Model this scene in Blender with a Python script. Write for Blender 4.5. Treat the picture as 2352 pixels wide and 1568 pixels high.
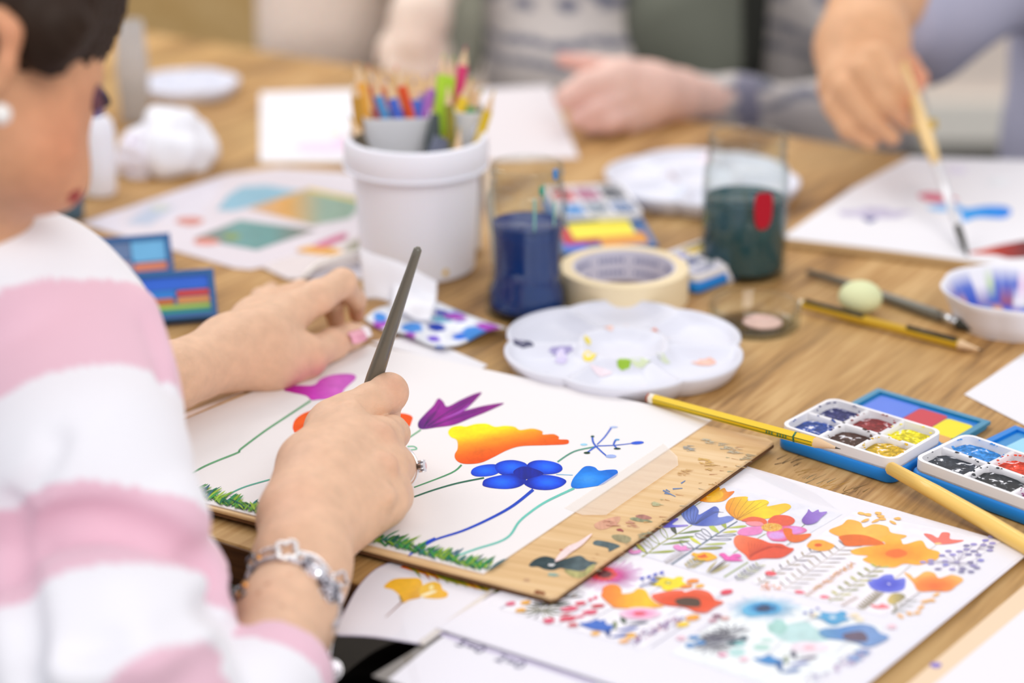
import bpy, math, random, os
import numpy as np
import openvdb
from mathutils import Vector, Matrix
from mathutils.geometry import delaunay_2d_cdt, tessellate_polygon

random.seed(7); np.random.seed(7)
for o in list(bpy.data.objects): bpy.data.objects.remove(o)
SC = bpy.context.scene
COL = SC.collection
PI = math.pi

# ------------------------------------------------------------------ camera
FPX, PITCH, H, TZ = 4900.0, math.radians(21.317), 0.566, 0.75      # focal length in px of a 2352 px frame; height over the table top
cam = bpy.data.cameras.new('camera'); cam_o = bpy.data.objects.new('camera', cam); COL.objects.link(cam_o)
cam.sensor_width = 36.0; cam.lens = FPX / 2352 * 36.0
cam_o.location = (0, 0, TZ + H); cam_o.rotation_euler = (PI / 2 - PITCH, 0, 0)
cam.clip_start = 0.05; cam.clip_end = 60
cam.dof.use_dof = True; cam.dof.focus_distance = 1.315; cam.dof.aperture_fstop = 2.9
SC.camera = cam_o

# ------------------------------------------------------------------ light
world = bpy.data.worlds.new('world'); SC.world = world; world.use_nodes = True
world.node_tree.nodes['Background'].inputs[0].default_value = (0.93, 0.94, 1.0, 1)
world.node_tree.nodes['Background'].inputs[1].default_value = 0.88

def area(name, loc, target, size, power, col):
    l = bpy.data.lights.new(name, 'AREA'); l.shape = 'RECTANGLE'; l.size, l.size_y = size; l.energy = power; l.color = col
    o = bpy.data.objects.new(name, l); COL.objects.link(o); o.location = loc
    o.rotation_euler = (Vector(target) - Vector(loc)).to_track_quat('-Z', 'Y').to_euler(); return o
area('window_light', (-1.9, 3.2, 3.1), (0.1, 1.4, 0.75), (1.8, 1.5), 44, (1.0, 0.98, 0.96))
area('front_fill_light', (0.9, -1.0, 2.7), (0.2, 2.0, 0.8), (1.4, 1.4), 44, (1.0, 0.95, 0.89))  # added fill, not a room lamp: brightens faces turned to the camera
area('wall_fill_light', (0.2, 3.4, 2.9), (0.4, 4.2, 1.0), (1.2, 0.8), 34, (1.0, 0.95, 0.88))  # added fill aimed at the back wall to brighten it, no real lamp
SC.cycles.transparent_max_bounces = 24

SC.view_settings.view_transform = 'Standard'; SC.view_settings.look = 'None'
SC.view_settings.gamma = 1.0; SC.view_settings.use_curve_mapping = False
SC.view_settings.exposure = -0.20

# ------------------------------------------------------------------ picture -> place
CP, SP = math.cos(PITCH), math.sin(PITCH)
def ray(px, py):
    a, b = (px - 1176) / FPX, -(py - 784) / FPX
    return Vector((a, CP + b * SP, -SP + b * CP))
def W(px, py, z=0.0):                       # the point at height z above the table top
    d = ray(px, py); t = (z - H) / d.z
    return Vector((d.x * t, d.y * t, TZ + z))
def D(px, py, dep):                         # the point at axial depth dep
    d = ray(px, py); return Vector((d.x * dep, d.y * dep, TZ + H + d.z * dep))
def dep(p): return p.y * CP - (p.z - TZ - H) * SP
def zat(base, py):                          # height above the table over base that meets row py
    lo, hi = -0.2, 0.9
    for _ in range(40):
        m = (lo + hi) / 2; x = base.y * CP - (m - H) * SP; u = base.y * SP + (m - H) * CP
        if 784 - FPX * u / x > py: lo = m
        else: hi = m
    return (lo + hi) / 2

# ------------------------------------------------------------------ colours and materials
def lin(c):
    if isinstance(c, str):
        c = c.lstrip('#'); c = tuple(int(c[i:i + 2], 16) / 255 for i in (0, 2, 4))
    return tuple((x / 12.92 if x <= 0.04045 else ((x + 0.055) / 1.055) ** 2.4) for x in c)
_M = {}
def mat(name, col='ffffff', rough=0.5, metal=0.0, bump=0.0, bscale=200.0, var=0.0, vscale=30.0, **kw):
    if name in _M: return _M[name]
    m = bpy.data.materials.new(name); m.use_nodes = True; nt = m.node_tree; b = nt.nodes['Principled BSDF']
    c = lin(col); b.inputs['Base Color'].default_value = (*c, 1); b.inputs['Roughness'].default_value = rough
    b.inputs['Metallic'].default_value = metal
    if not metal: b.inputs['Specular IOR Level'].default_value = .3
    for k, v in kw.items():
        b.inputs[k.replace('_', ' ')].default_value = v
    tc = nt.nodes.new('ShaderNodeTexCoord')
    if var:
        n = nt.nodes.new('ShaderNodeTexNoise'); n.inputs['Scale'].default_value = vscale; n.inputs['Detail'].default_value = 4
        nt.links.new(tc.outputs['Object'], n.inputs['Vector'])
        r = nt.nodes.new('ShaderNodeMapRange'); r.inputs[3].default_value = 1 - var; r.inputs[4].default_value = 1 + var * 0.6
        nt.links.new(n.outputs['Fac'], r.inputs[0])
        x = nt.nodes.new('ShaderNodeVectorMath'); x.operation = 'SCALE'; x.inputs[0].default_value = c
        nt.links.new(r.outputs[0], x.inputs['Scale']); nt.links.new(x.outputs[0], b.inputs['Base Color'])
    if bump:
        n = nt.nodes.new('ShaderNodeTexNoise'); n.inputs['Scale'].default_value = bscale; n.inputs['Detail'].default_value = 5
        nt.links.new(tc.outputs['Object'], n.inputs['Vector'])
        bp = nt.nodes.new('ShaderNodeBump'); bp.inputs['Strength'].default_value = bump; bp.inputs['Distance'].default_value = 0.001
        nt.links.new(n.outputs['Fac'], bp.inputs['Height']); nt.links.new(bp.outputs[0], b.inputs['Normal'])
    _M[name] = m; return m
def panmat(col):                             # a pan of worn paint, white tray showing through in blotches
    name = 'pan_' + col
    if name in _M: return _M[name]
    m = bpy.data.materials.new(name); m.use_nodes = True; nt = m.node_tree; b = nt.nodes['Principled BSDF']; L = nt.links.new
    tc = nt.nodes.new('ShaderNodeTexCoord'); n = nt.nodes.new('ShaderNodeTexNoise'); n.inputs['Scale'].default_value = 190; n.inputs['Detail'].default_value = 6; n.inputs['Distortion'].default_value = 1.2; L(tc.outputs['Object'], n.inputs['Vector'])
    r = nt.nodes.new('ShaderNodeValToRGB'); L(n.outputs['Fac'], r.inputs[0]); e = r.color_ramp.elements; c = lin(col)
    e[0].position = .42; e[0].color = (*[q * .55 for q in c], 1); e[1].position = .53; e[1].color = (*c, 1); k = e.new(.60); k.color = (*[min(1, q * 1.25 + .03) for q in c], 1); k = e.new(.64); k.color = (.84, .84, .88, 1)
    L(r.outputs[0], b.inputs['Base Color']); b.inputs['Roughness'].default_value = .45; b.inputs['Specular IOR Level'].default_value = .25
    bp = nt.nodes.new('ShaderNodeBump'); bp.inputs['Strength'].default_value = .5; bp.inputs['Distance'].default_value = .0008; L(n.outputs['Fac'], bp.inputs['Height']); L(bp.outputs[0], b.inputs['Normal'])
    _M[name] = m; return m
def vmat(name, rough=0.6, coat=0.0, bump=0.0, bscale=300, var=0.0, vscale=120, sss=0.0, sheen=0.0):   # colour from the vertex colours
    if name in _M: return _M[name]
    m = bpy.data.materials.new(name); m.use_nodes = True; nt = m.node_tree; b = nt.nodes['Principled BSDF']
    b.inputs['Specular IOR Level'].default_value = .3; b.inputs['Roughness'].default_value = rough; b.inputs['Coat Weight'].default_value = coat; b.inputs['Coat Roughness'].default_value = 0.12
    if sheen: b.inputs['Sheen Weight'].default_value = sheen; b.inputs['Sheen Roughness'].default_value = 0.5
    if sss:
        b.inputs['Subsurface Weight'].default_value = sss; b.inputs['Subsurface Radius'].default_value = (1, .35, .2); b.inputs['Subsurface Scale'].default_value = 0.006
    a = nt.nodes.new('ShaderNodeAttribute'); a.attribute_name = 'Col'
    tc = nt.nodes.new('ShaderNodeTexCoord'); src = a.outputs['Color']
    if var:
        n = nt.nodes.new('ShaderNodeTexNoise'); n.inputs['Scale'].default_value = vscale; n.inputs['Detail'].default_value = 5
        nt.links.new(tc.outputs['Object'], n.inputs['Vector'])
        r = nt.nodes.new('ShaderNodeMapRange'); r.inputs[1].default_value = .3; r.inputs[2].default_value = .7; r.inputs[3].default_value = 1 - var; r.inputs[4].default_value = 1 + var * .5
        nt.links.new(n.outputs['Fac'], r.inputs[0])
        x = nt.nodes.new('ShaderNodeVectorMath'); x.operation = 'SCALE'
        nt.links.new(src, x.inputs[0]); nt.links.new(r.outputs[0], x.inputs['Scale']); src = x.outputs[0]
    nt.links.new(src, b.inputs['Base Color'])
    if bump:
        n = nt.nodes.new('ShaderNodeTexNoise'); n.inputs['Scale'].default_value = bscale; n.inputs['Detail'].default_value = 8; n.inputs['Distortion'].default_value = .6
        nt.links.new(tc.outputs['Object'], n.inputs['Vector'])
        bp = nt.nodes.new('ShaderNodeBump'); bp.inputs['Strength'].default_value = bump; bp.inputs['Distance'].default_value = 0.001
        nt.links.new(n.outputs['Fac'], bp.inputs['Height']); nt.links.new(bp.outputs[0], b.inputs['Normal'])
    _M[name] = m; return m
def wood(name, c1, c2, c3, ang=0.0, scale=1.0, rough=0.45, c4=None):
    m = bpy.data.materials.new(name); m.use_nodes = True; nt = m.node_tree; b = nt.nodes['Principled BSDF']; L = nt.links.new
    tc = nt.nodes.new('ShaderNodeTexCoord')
    rot = nt.nodes.new('ShaderNodeMapping'); rot.inputs['Rotation'].default_value = (0, 0, ang); L(tc.outputs['Object'], rot.inputs['Vector'])
    def noise(sx, sy, sc, det, dist=0.0):
        mp = nt.nodes.new('ShaderNodeMapping'); mp.inputs['Scale'].default_value = (sx, sy, sx); L(rot.outputs[0], mp.inputs['Vector'])
        n = nt.nodes.new('ShaderNodeTexNoise'); n.inputs['Scale'].default_value = sc * scale; n.inputs['Detail'].default_value = det; n.inputs['Distortion'].default_value = dist
        L(mp.outputs[0], n.inputs['Vector']); return n
    a = noise(1, .16, 26, 6, .9); f = noise(1, .05, 260, 5); g = noise(1, .5, 7, 3, .4)
    mx = nt.nodes.new('ShaderNodeMath'); mx.operation = 'MULTIPLY_ADD'; mx.inputs[1].default_value = .45; L(f.outputs['Fac'], mx.inputs[0])
    m2 = nt.nodes.new('ShaderNodeMath'); m2.operation = 'MULTIPLY'; m2.inputs[1].default_value = .55; L(a.outputs['Fac'], m2.inputs[0]); L(m2.outputs[0], mx.inputs[2])
    r = nt.nodes.new('ShaderNodeValToRGB'); L(mx.outputs[0], r.inputs[0])
    e = r.color_ramp.elements; e[0].position = .36; e[0].color = (*lin(c1), 1); e[1].position = .66; e[1].color = (*lin(c3), 1)
    k = e.new(.5); k.color = (*lin(c2), 1)
    out = r.outputs[0]
    if c4:
        mm = nt.nodes.new('ShaderNodeMix'); mm.data_type = 'RGBA'; mr = nt.nodes.new('ShaderNodeMapRange'); mr.inputs[1].default_value = .42; mr.inputs[2].default_value = .68; mr.inputs[4].default_value = .75
        L(g.outputs['Fac'], mr.inputs[0]); L(mr.outputs[0], mm.inputs[0]); L(out, mm.inputs[6]); mm.inputs[7].default_value = (*lin(c4), 1); out = mm.outputs[2]
    L(out, b.inputs['Base Color']); b.inputs['Roughness'].default_value = rough; b.inputs['Specular IOR Level'].default_value = .3
    bp = nt.nodes.new('ShaderNodeBump'); bp.inputs['Strength'].default_value = .25; bp.inputs['Distance'].default_value = .0006
    L(f.outputs['Fac'], bp.inputs['Height']); L(bp.outputs[0], b.inputs['Normal'])
    return m

# ------------------------------------------------------------------ objects
def wloc(o):
    l = Vector((0, 0, 0))
    while o: l = l + o.location; o = o.parent
    return l
def tag(o, label=None, cat=None, group=None, kind=None):
    for k, v in (('label', label), ('category', cat), ('group', group), ('kind', kind)):
        if v: o[k] = v
    return o
def thing(name, loc, label, cat, group=None):
    o = bpy.data.objects.new(name, None); COL.objects.link(o); o.location = loc; o.empty_display_size = .02
    return tag(o, label, cat, group)
def obj(name, V, Fc, m, parent=None, smooth=True, cols=None, label=None, cat=None, group=None, kind=None, auto=None):
    V = np.array([tuple(v) for v in V], dtype=np.float64) if not isinstance(V, np.ndarray) else V
    if parent is not None: org = wloc(parent)
    else: org = Vector(((V[:, 0].min() + V[:, 0].max()) / 2, (V[:, 1].min() + V[:, 1].max()) / 2, V[:, 2].min()))
    me = bpy.data.meshes.new(name)
    me.from_pydata((V - np.array(org)).tolist(), [], Fc if isinstance(Fc, list) else Fc.tolist())
    me.materials.append(m)
    if smooth: me.polygons.foreach_set('use_smooth', [True] * len(me.polygons))
    if cols is not None:
        at = me.color_attributes.new('Col', 'FLOAT_COLOR', 'POINT')
        c = np.ones((len(V), 4), dtype=np.float32); c[:, :3] = cols; at.data.foreach_set('color', c.ravel())
    me.update()
    o = bpy.data.objects.new(name, me); COL.objects.link(o)
    if parent is not None: o.parent = parent
    else: o.location = org
    if auto is not None:
        me.polygons.foreach_set('use_smooth', [True] * len(me.polygons)); me.set_sharp_from_angle(angle=math.radians(auto))
    return tag(o, label, cat, group, kind)
class MB:                                   # gathers pieces of ONE part
    def __init__(s): s.V = []; s.F = []; s.C = []
    def add(s, V, Fc, c=None):
        k = len(s.V); s.V += [tuple(v) for v in V]; s.F += [tuple(i + k for i in f) for f in Fc]
        if c is not None: s.C += [c] * len(V) if not isinstance(c, list) else c
        return s
    def obj(s, name, m, parent=None, **kw):
        return obj(name, np.array(s.V), s.F, m, parent, cols=np.array(s.C) if s.C else None, **kw)
def lathe(base, prof, n=48, closed=False):  # prof: (radius, height over base)
    V, Fc = [], []
    for r, z in prof:
        for i in range(n):
            a = 2 * PI * i / n; V.append((base[0] + r * math.cos(a), base[1] + r * math.sin(a), base[2] + z))
    for k in range(len(prof) - (0 if closed else 1)):
        k2 = (k + 1) % len(prof)
        for i in range(n):
            j = (i + 1) % n; Fc.append((k * n + i, k * n + j, k2 * n + j, k2 * n + i))
    if not closed:
        for k in (0, len(prof) - 1):
            if prof[k][0] < 1e-5: continue
            Fc.append(tuple(range(k * n, k * n + n))[:: (-1 if k == 0 else 1)])
    return V, Fc
def tube(pts, rad, n=12, caps=True, closed=False, sq=1.0):
    pts = [Vector(p) for p in pts]; N = len(pts)
    if not hasattr(rad, '__len__'): rad = [rad] * N
    V, Fc = [], []; up = None
    for i, p in enumerate(pts):
        t = ((pts[(i + 1) % N] - pts[i - 1]) if closed else (pts[min(i + 1, N - 1)] - pts[max(i - 1, 0)])).normalized()
        if up is None: up = t.orthogonal().normalized()
        up = (up - t * up.dot(t)); up = up.normalized() if up.length > 1e-9 else t.orthogonal().normalized()
        s = t.cross(up)
        for k in range(n):
            a = 2 * PI * k / n; V.append(p + (up * math.cos(a) + s * math.sin(a) * sq) * rad[i])
    for i in range(N if closed else N - 1):
        i2 = (i + 1) % N
        for k in range(n):
            j = (k + 1) % n; Fc.append((i * n + k, i * n + j, i2 * n + j, i2 * n + k))
    if caps and not closed: Fc.append(tuple(range(n))[::-1]); Fc.append(tuple(range((N - 1) * n, N * n)))
    return V, Fc
def ball(c, r, n=12, m=8, sc=(1, 1, 1)):
    V, Fc = [], []
    for j in range(m + 1):
        th = PI * j / m
        for i in range(n):
            a = 2 * PI * i / n; V.append((c[0] + r * sc[0] * math.sin(th) * math.cos(a), c[1] + r * sc[1] * math.sin(th) * math.sin(a), c[2] + r * sc[2] * math.cos(th)))
    for j in range(m):
        for i in range(n):
            k = (i + 1) % n; Fc.append((j * n + i, (j + 1) * n + i, (j + 1) * n + k, j * n + k))
    return V, Fc
def prism(poly, z0, z1, bev=0.0):           # poly: ground points (x,y), heights over the table
    n = len(poly); P = [Vector((p[0], p[1], 0)) for p in poly]
    ar = sum(P[i].x * P[(i + 1) % n].y - P[(i + 1) % n].x * P[i].y for i in range(n))
    if ar < 0: P = P[::-1]
    def ring(z, off):
        out = []
        for i in range(n):
            a = (P[i] - P[i - 1]); b = (P[(i + 1) % n] - P[i]); a = a.normalized() if a.length > 0 else a; b = b.normalized() if b.length > 0 else b
            nr = Vector((-(a.y + b.y), a.x + b.x, 0)); nr = nr.normalized() if nr.length > 1e-6 else Vector((-a.y, a.x, 0))
            q = P[i] + nr * off; out.append((q.x, q.y, TZ + z))
        return out
    V = []; Fc = []
    rs = [(z0, bev), (z0 + bev, 0), (z1 - bev, 0), (z1, bev)] if bev else [(z0, 0), (z1, 0)]
    for z, o in rs: V += ring(z, o)
    for k in range(len(rs) - 1):
        for i in range(n):
            j = (i + 1) % n; Fc.append((k * n + i, k * n + j, (k + 1) * n + j, (k + 1) * n + i))
    Fc.append(tuple(range(n))[::-1]); Fc.append(tuple(range((len(rs) - 1) * n, len(rs) * n)))
    return V, Fc
def rrect(c, u, v, w, d, r, n=5):           # rounded rectangle on the ground, axes u, v (unit), sizes w, d
    out = []
    for sx, sy, a0 in ((1, 1, 0), (-1, 1, 90), (-1, -1, 180), (1, -1, 270)):
        for i in range(n + 1):
            a = math.radians(a0 + 90 * i / n); x = sx * (w / 2 - r) + r * math.cos(a); y = sy * (d / 2 - r) + r * math.sin(a)
            out.append((c[0] + u[0] * x + v[0] * y, c[1] + u[1] * x + v[1] * y))
    return out
def quad(pts, z): return [tuple(W(x, y, z))[:2] for x, y in pts]

# ------------------------------------------------------------------ soft bodies from distance fields
class Field:
    def __init__(s, prims, res, pad=.012):
        P = np.array([list(p[0]) for p in prims] + [list(p[1]) for p in prims]); R = max(max(p[2], p[3]) for p in prims)
        s.lo = P.min(0) - R - pad; s.hi = P.max(0) + R + pad; s.res = res
        s.n = np.ceil((s.hi - s.lo) / res).astype(int) + 1
        s.ax = [(s.lo[i] + res * np.arange(s.n[i])).astype(np.float32) for i in range(3)]
    def new(s): return np.full(tuple(s.n), 0.06, dtype=np.float32)
    def add(s, A, prim, k=.004):
        a, b, ra, rb = prim[:4]; a = np.array(tuple(a), dtype=np.float32); b = np.array(tuple(b), dtype=np.float32)
        pd = max(k * 1.1, 4 * s.res) + max(ra, rb)
        lo = np.minimum(a, b) - pd; hi = np.maximum(a, b) + pd
        i0 = np.clip(np.floor((lo - s.lo) / s.res).astype(int), 0, s.n - 1); i1 = np.clip(np.ceil((hi - s.lo) / s.res).astype(int) + 1, 1, s.n)
        sl = tuple(slice(i0[i], i1[i]) for i in range(3))
        X = s.ax[0][sl[0]][:, None, None] - a[0]; Y = s.ax[1][sl[1]][None, :, None] - a[1]; Z = s.ax[2][sl[2]][None, None, :] - a[2]
        ba = b - a; bb = float(ba @ ba) + 1e-12
        h = np.clip((X * ba[0] + Y * ba[1] + Z * ba[2]) / bb, 0, 1)
        d = np.sqrt((X - ba[0] * h) ** 2 + (Y - ba[1] * h) ** 2 + (Z - ba[2] * h) ** 2) - (ra + (rb - ra) * h)
        A[sl] = smin(A[sl], d, k)
    def mesh(s, A):
        g = openvdb.FloatGrid(0.06); g.copyFromArray(A); pts, quads = g.convertToQuads(0.0)
        V = pts.astype(np.float64) * s.res + s.lo; Q = quads.astype(int)
        # light smoothing, then outward winding
        e = np.concatenate([Q[:, [0, 1]], Q[:, [1, 2]], Q[:, [2, 3]], Q[:, [3, 0]]]); e = np.concatenate([e, e[:, ::-1]])
        for lam in (.5, -.52, .5, -.52, .5):
            S = np.zeros_like(V); c = np.zeros(len(V)); np.add.at(S, e[:, 0], V[e[:, 1]]); np.add.at(c, e[:, 0], 1)
            V = V + lam * (S / np.maximum(c, 1)[:, None] - V)
        a, b, c_, d_ = (V[Q[:, i]] for i in range(4))
        if np.einsum('ij,ij->i', a, np.cross(b, c_) + np.cross(c_, d_)).sum() < 0: Q = Q[:, ::-1]
        return V, Q
def smin(a, b, k):
    if k <= 1e-6: return np.minimum(a, b)
    h = np.maximum(k - np.abs(a - b), 0) / k
    return np.minimum(a, b) - h * h * k * .25
def chain(pts):                             # [(point, radius), ...] -> prims
    return [(pts[i][0], pts[i + 1][0], pts[i][1], pts[i + 1][1]) for i in range(len(pts) - 1)]
def wz(px, py, z, rpx):
    p = W(px, py, z); return (p, rpx * dep(p) / FPX)
def dz(px, py, d, rpx): return (D(px, py, d), rpx * d / FPX)
def blend(groups, res, kb=.006, pad=.012):  # groups: list of (prims, k inside, k to the rest)
    allp = [p for g in groups for p in g[0]]; F = Field(allp, res, pad); T = None
    for prims, k, kk in groups:
        A = F.new()
        for p in prims: F.add(A, p, k)
        T = A if T is None else smin(T, A, kk)
    return F.mesh(T)
def join(parts):
    V, Q, k = [], [], 0
    for v, q in parts:
        V.append(np.array(v)); Q += [tuple(int(i) + k for i in f) for f in (q.tolist() if isinstance(q, np.ndarray) else q)]; k += len(v)
    return np.concatenate(V), Q

# ------------------------------------------------------------------ flat print and paint
class Art:                                  # paint or print lying on a sheet at height z
    def __init__(s, z, frame=(0, 0, 1)): s.z = z; s.k = 0; s.fr = frame; s.m = MB(); s.tilt = None
    def at(s, x, y, f=None):
        x0, y0, sc = f or s.fr; return (x0 + x / sc, y0 + y / sc)
    def place(s, p, dz_=0.0):
        if s.tilt: return s.tilt(p[0], p[1], dz_)
        return W(p[0], p[1], s.z + dz_)
    def blob(s, pts, col, grid=None, smooth=True, jit=.06):
        P = [s.at(*p) for p in pts]
        if smooth: P = catmull(P, 5)
        P = dedupe(P)
        if len(P) < 3: return s
        s.k += 1; xs = [p[0] for p in P]; ys = [p[1] for p in P]
        g = grid or max(2.0, max(max(xs) - min(xs), (max(ys) - min(ys)) * 2) / 16)
        vv = [Vector(p) for p in P]; n = len(P)
        if callable(col):
            y = min(ys) + g * .25
            while y < max(ys):
                x = min(xs) + g * .5
                while x < max(xs):
                    if inside(x, y, P): vv.append(Vector((x + random.uniform(-.2, .2) * g, y + random.uniform(-.1, .1) * g)))
                    x += g
                y += g * .5
        try: r = delaunay_2d_cdt(vv, [(i, (i + 1) % n) for i in range(n)], [], 1, 1e-4)
        except Exception: return s
        nv, nf = r[0], r[2]
        V = [s.place((v.x, v.y), 5e-5 + s.k * 2.5e-6) for v in nv]
        C = []
        for v in nv:
            c = col(v.x, v.y) if callable(col) else lin(col)
            j = 1 + random.uniform(-jit, jit); C.append(tuple(min(1, q * j) for q in c))
        nf = [tuple(f) if ((nv[f[1]] - nv[f[0]]).cross(nv[f[2]] - nv[f[0]]) < 0) else tuple(f)[::-1] for f in nf]
        s.m.add(V, nf, C); return s
    def ell(s, x, y, rx, ry, col, rot=0, n=14, wob=0.0, **kw):
        c, q = math.cos(math.radians(rot)), math.sin(math.radians(rot)); P = []
        for i in range(n):
            a = 2 * PI * i / n; w = 1 + random.uniform(-wob, wob); X, Y = rx * w * math.cos(a), ry * w * math.sin(a)
            P.append((x + X * c - Y * q, y + X * q + Y * c))
        return s.blob(P, col, smooth=wob > 0, **kw)
    def line(s, pts, w, col, w2=None, cm=True, raw=False):   # a brush stroke of width w (in picture px)
        P = [s.at(*p) for p in pts]
        if cm and len(P) > 2: P = catmull(P, 5, closed=False)
        s.k += 1; N = len(P); V = []; C = []
        for i, p in enumerate(P):
            a = P[max(i - 1, 0)]; b = P[min(i + 1, N - 1)]; tx, ty = b[0] - a[0], b[1] - a[1]; l = math.hypot(tx, ty) or 1
            t = i / max(1, N - 1); ww = w / 2 * math.sin(PI * min(.97, max(.06, t))) if w2 == 'leaf' else (w if w2 is None else (w + (w2 - w) * t)) / 2
            nx, ny = -ty / l * ww, tx / l * ww * .8
            V += [s.place((p[0] + nx, p[1] + ny), 5e-5 + s.k * 2.5e-6), s.place((p[0] - nx, p[1] - ny), 5e-5 + s.k * 2.5e-6)]
            c = col(*p) if callable(col) else lin(col); C += [c, c]
        s.m.add(V, [(2 * i, 2 * i + 2, 2 * i + 3, 2 * i + 1) for i in range(N - 1)], C); return s
    def leaf(s, x0, y0, x1, y1, w, col, outline=None):
        dx, dy = x1 - x0, y1 - y0; sc = s.fr[2]; nx, ny = -dy, dx; l = math.hypot(nx, ny) or 1; nx, ny = nx / l * w * sc / 2, ny / l * w * sc / 2
        P = [(x0, y0), (x0 + dx * .35 + nx * .8, y0 + dy * .35 + ny * .8), (x0 + dx * .75 + nx, y0 + dy * .75 + ny), (x1, y1), (x0 + dx * .75 - nx, y0 + dy * .75 - ny), (x0 + dx * .35 - nx * .8, y0 + dy * .35 - ny * .8)]
        if col: s.blob(P, col)
        if outline: s.line(P + [P[0]], 1.6, outline)
        return s
    def done(s, name, m, parent, **kw):
        if s.m.V: s.m.obj(name, m, parent, smooth=False, **kw)
        k = s.k; s.m = MB(); return s
def catmull(P, n=5, closed=True):
    out = []; N = len(P); rng = range(N) if closed else range(N - 1)
    for i in rng:
        p0, p1, p2, p3 = (P[(i - 1) % N], P[i], P[(i + 1) % N], P[(i + 2) % N]) if closed else (P[max(i - 1, 0)], P[i], P[i + 1], P[min(i + 2, N - 1)])
        for k in range(n):
            t = k / n
            out.append(tuple(.5 * (2 * p1[j] + (p2[j] - p0[j]) * t + (2 * p0[j] - 5 * p1[j] + 4 * p2[j] - p3[j]) * t * t + (3 * p1[j] - p0[j] - 3 * p2[j] + p3[j]) * t ** 3) for j in range(len(p1))))
    if not closed: out.append(tuple(P[-1]))
    return out
def dedupe(P):
    out = []
    for p in P:
        if not out or math.hypot(p[0] - out[-1][0], p[1] - out[-1][1]) > .05: out.append(p)
    return out
def inside(x, y, P):
    c = False; n = len(P); j = n - 1
    for i in range(n):
        if (P[i][1] > y) != (P[j][1] > y) and x < (P[j][0] - P[i][0]) * (y - P[i][1]) / (P[j][1] - P[i][1]) + P[i][0]: c = not c
        j = i
    return c
def grad(x0, y0, x1, y1, *cols):            # linear blend along a line on the sheet
    cs = [lin(c) for c in cols]; dx, dy = x1 - x0, y1 - y0; L = dx * dx + dy * dy
    def f(x, y):
        t = max(0, min(.9999, ((x - x0) * dx + (y - y0) * dy) / L)) * (len(cs) - 1); i = int(t); u = t - i
        return tuple(cs[i][k] * (1 - u) + cs[i + 1][k] * u for k in range(3))
    return f
def radg(cx, cy, rx, ry, *cols):
    cs = [lin(c) for c in cols]
    def f(x, y):
        t = min(.9999, math.hypot((x - cx) / rx, (y - cy) / ry)) * (len(cs) - 1); i = int(t); u = t - i
        return tuple(cs[i][k] * (1 - u) + cs[i + 1][k] * u for k in range(3))
    return f
PAINT = vmat('watercolour', .75, var=.12, vscale=90)
PRINT = vmat('laminated_print', .5, coat=.25, var=.08, vscale=120)

# ================================================================== the setting
def ground_box(name, x0, x1, y0, y1, z0, z1, m, **kw):
    V, Fc = prism([(x0, y0), (x1, y0), (x1, y1), (x0, y1)], z0 - TZ, z1 - TZ); return obj(name, V, Fc, m, smooth=False, **kw)
ground_box('floor', -3.5, 3.5, -1.2, 5.0, -.05, 0, mat('floor_shade_dark', '0c0a07', .6, var=.4, vscale=3), kind='structure')  # near-black floor colour carries the shade under the table
ground_box('wall_back', -3.5, 3.5, 4.6, 4.7, 0, 2.7, mat('wall_cream_paint', 'eddfd3', .9, var=.05, vscale=2), kind='structure')
ground_box('baseboard_back', -3.5, 3.5, 4.575, 4.6, 0, .1, mat('white_trim_paint', 'eeeae0', .5), kind='structure')
# ochre cupboard against the back wall
cb = thing('cupboard', (-.78, 4.3, 0), 'ochre wooden cupboard against the back wall behind the table end', 'cupboard')
CUP = wood('cupboard_ochre_wood', 'c39d60', 'd0ac72', 'dcbb84', 0, .4, .6)
def cbox(name, x0, x1, y0, y1, z0, z1, m, par):
    V, Fc = prism([(x0, y0), (x1, y0), (x1, y1), (x0, y1)], z0 - TZ, z1 - TZ, .003); return obj(name, V, Fc, m, par, smooth=False)
cbox('body', -1.15, -.37, 4.02, 4.55, .04, 1.5, CUP, cb)
for x0, x1 in ((-1.14, -.765), (-.755, -.38)):
    d_ = cbox('door', x0, x1, 4.0, 4.019, .06, 1.48, CUP, cb)
    hx = x1 - .04 if x0 < -1 else x0 + .04
    V, Fc = tube([(hx, 3.985, .72), (hx, 3.975, .74), (hx, 3.975, .84), (hx, 3.985, .86)], .005); obj('handle', V, Fc, mat('brushed_steel', 'b9b7b2', .35, 1.0), d_)

# ================================================================== the table
E1, E2 = W(477, 1230), W(815, 1335)
U = (E2 - E1).normalized(); U.z = 0; VV = Vector((-U.y, U.x, 0))
FARD = (W(900, 165) - E1).dot(VV)
def tp(a, b): p = E1 + U * a + VV * b; return (p.x, p.y)
GA = math.atan2(VV.y, VV.x)
tab = thing('table', E1 + U * .3 + VV * (FARD / 2) - Vector((0, 0, TZ)), 'large rustic wooden table covered with painting supplies', 'table')
TW = wood('table_mango_wood', '6a4722', 'b3874f', 'd6b079', PI / 2 - GA, 1.0, .5, c4='bd9a63')
V, Fc = prism([tp(-.95, 0), tp(1.6, 0), tp(1.6, FARD), tp(-.95, FARD)], -.026, 0, .0012); obj('tabletop', V, Fc, TW, tab, smooth=False)
V, Fc = prism([tp(-.95, -.0016), tp(1.6, -.0016), tp(1.6, -.0001), tp(-.95, -.0001)], -.026, -.0012); obj('edge_band', V, Fc, wood('table_dark_edge_wood', '3a2412', '5b3a1e', '76502c', -GA, 1.2, .5), tab, smooth=False)
TWD = wood('table_dark_leg_wood', '3e2815', '5a3c20', '6d4a2a', 0, 1.0, .5)
V, Fc = prism([tp(-.88, .155), tp(1.53, .155), tp(1.53, .18), tp(-.88, .18)], -.11, -.0262); obj('apron', V, Fc, TWD, tab, smooth=False)
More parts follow.
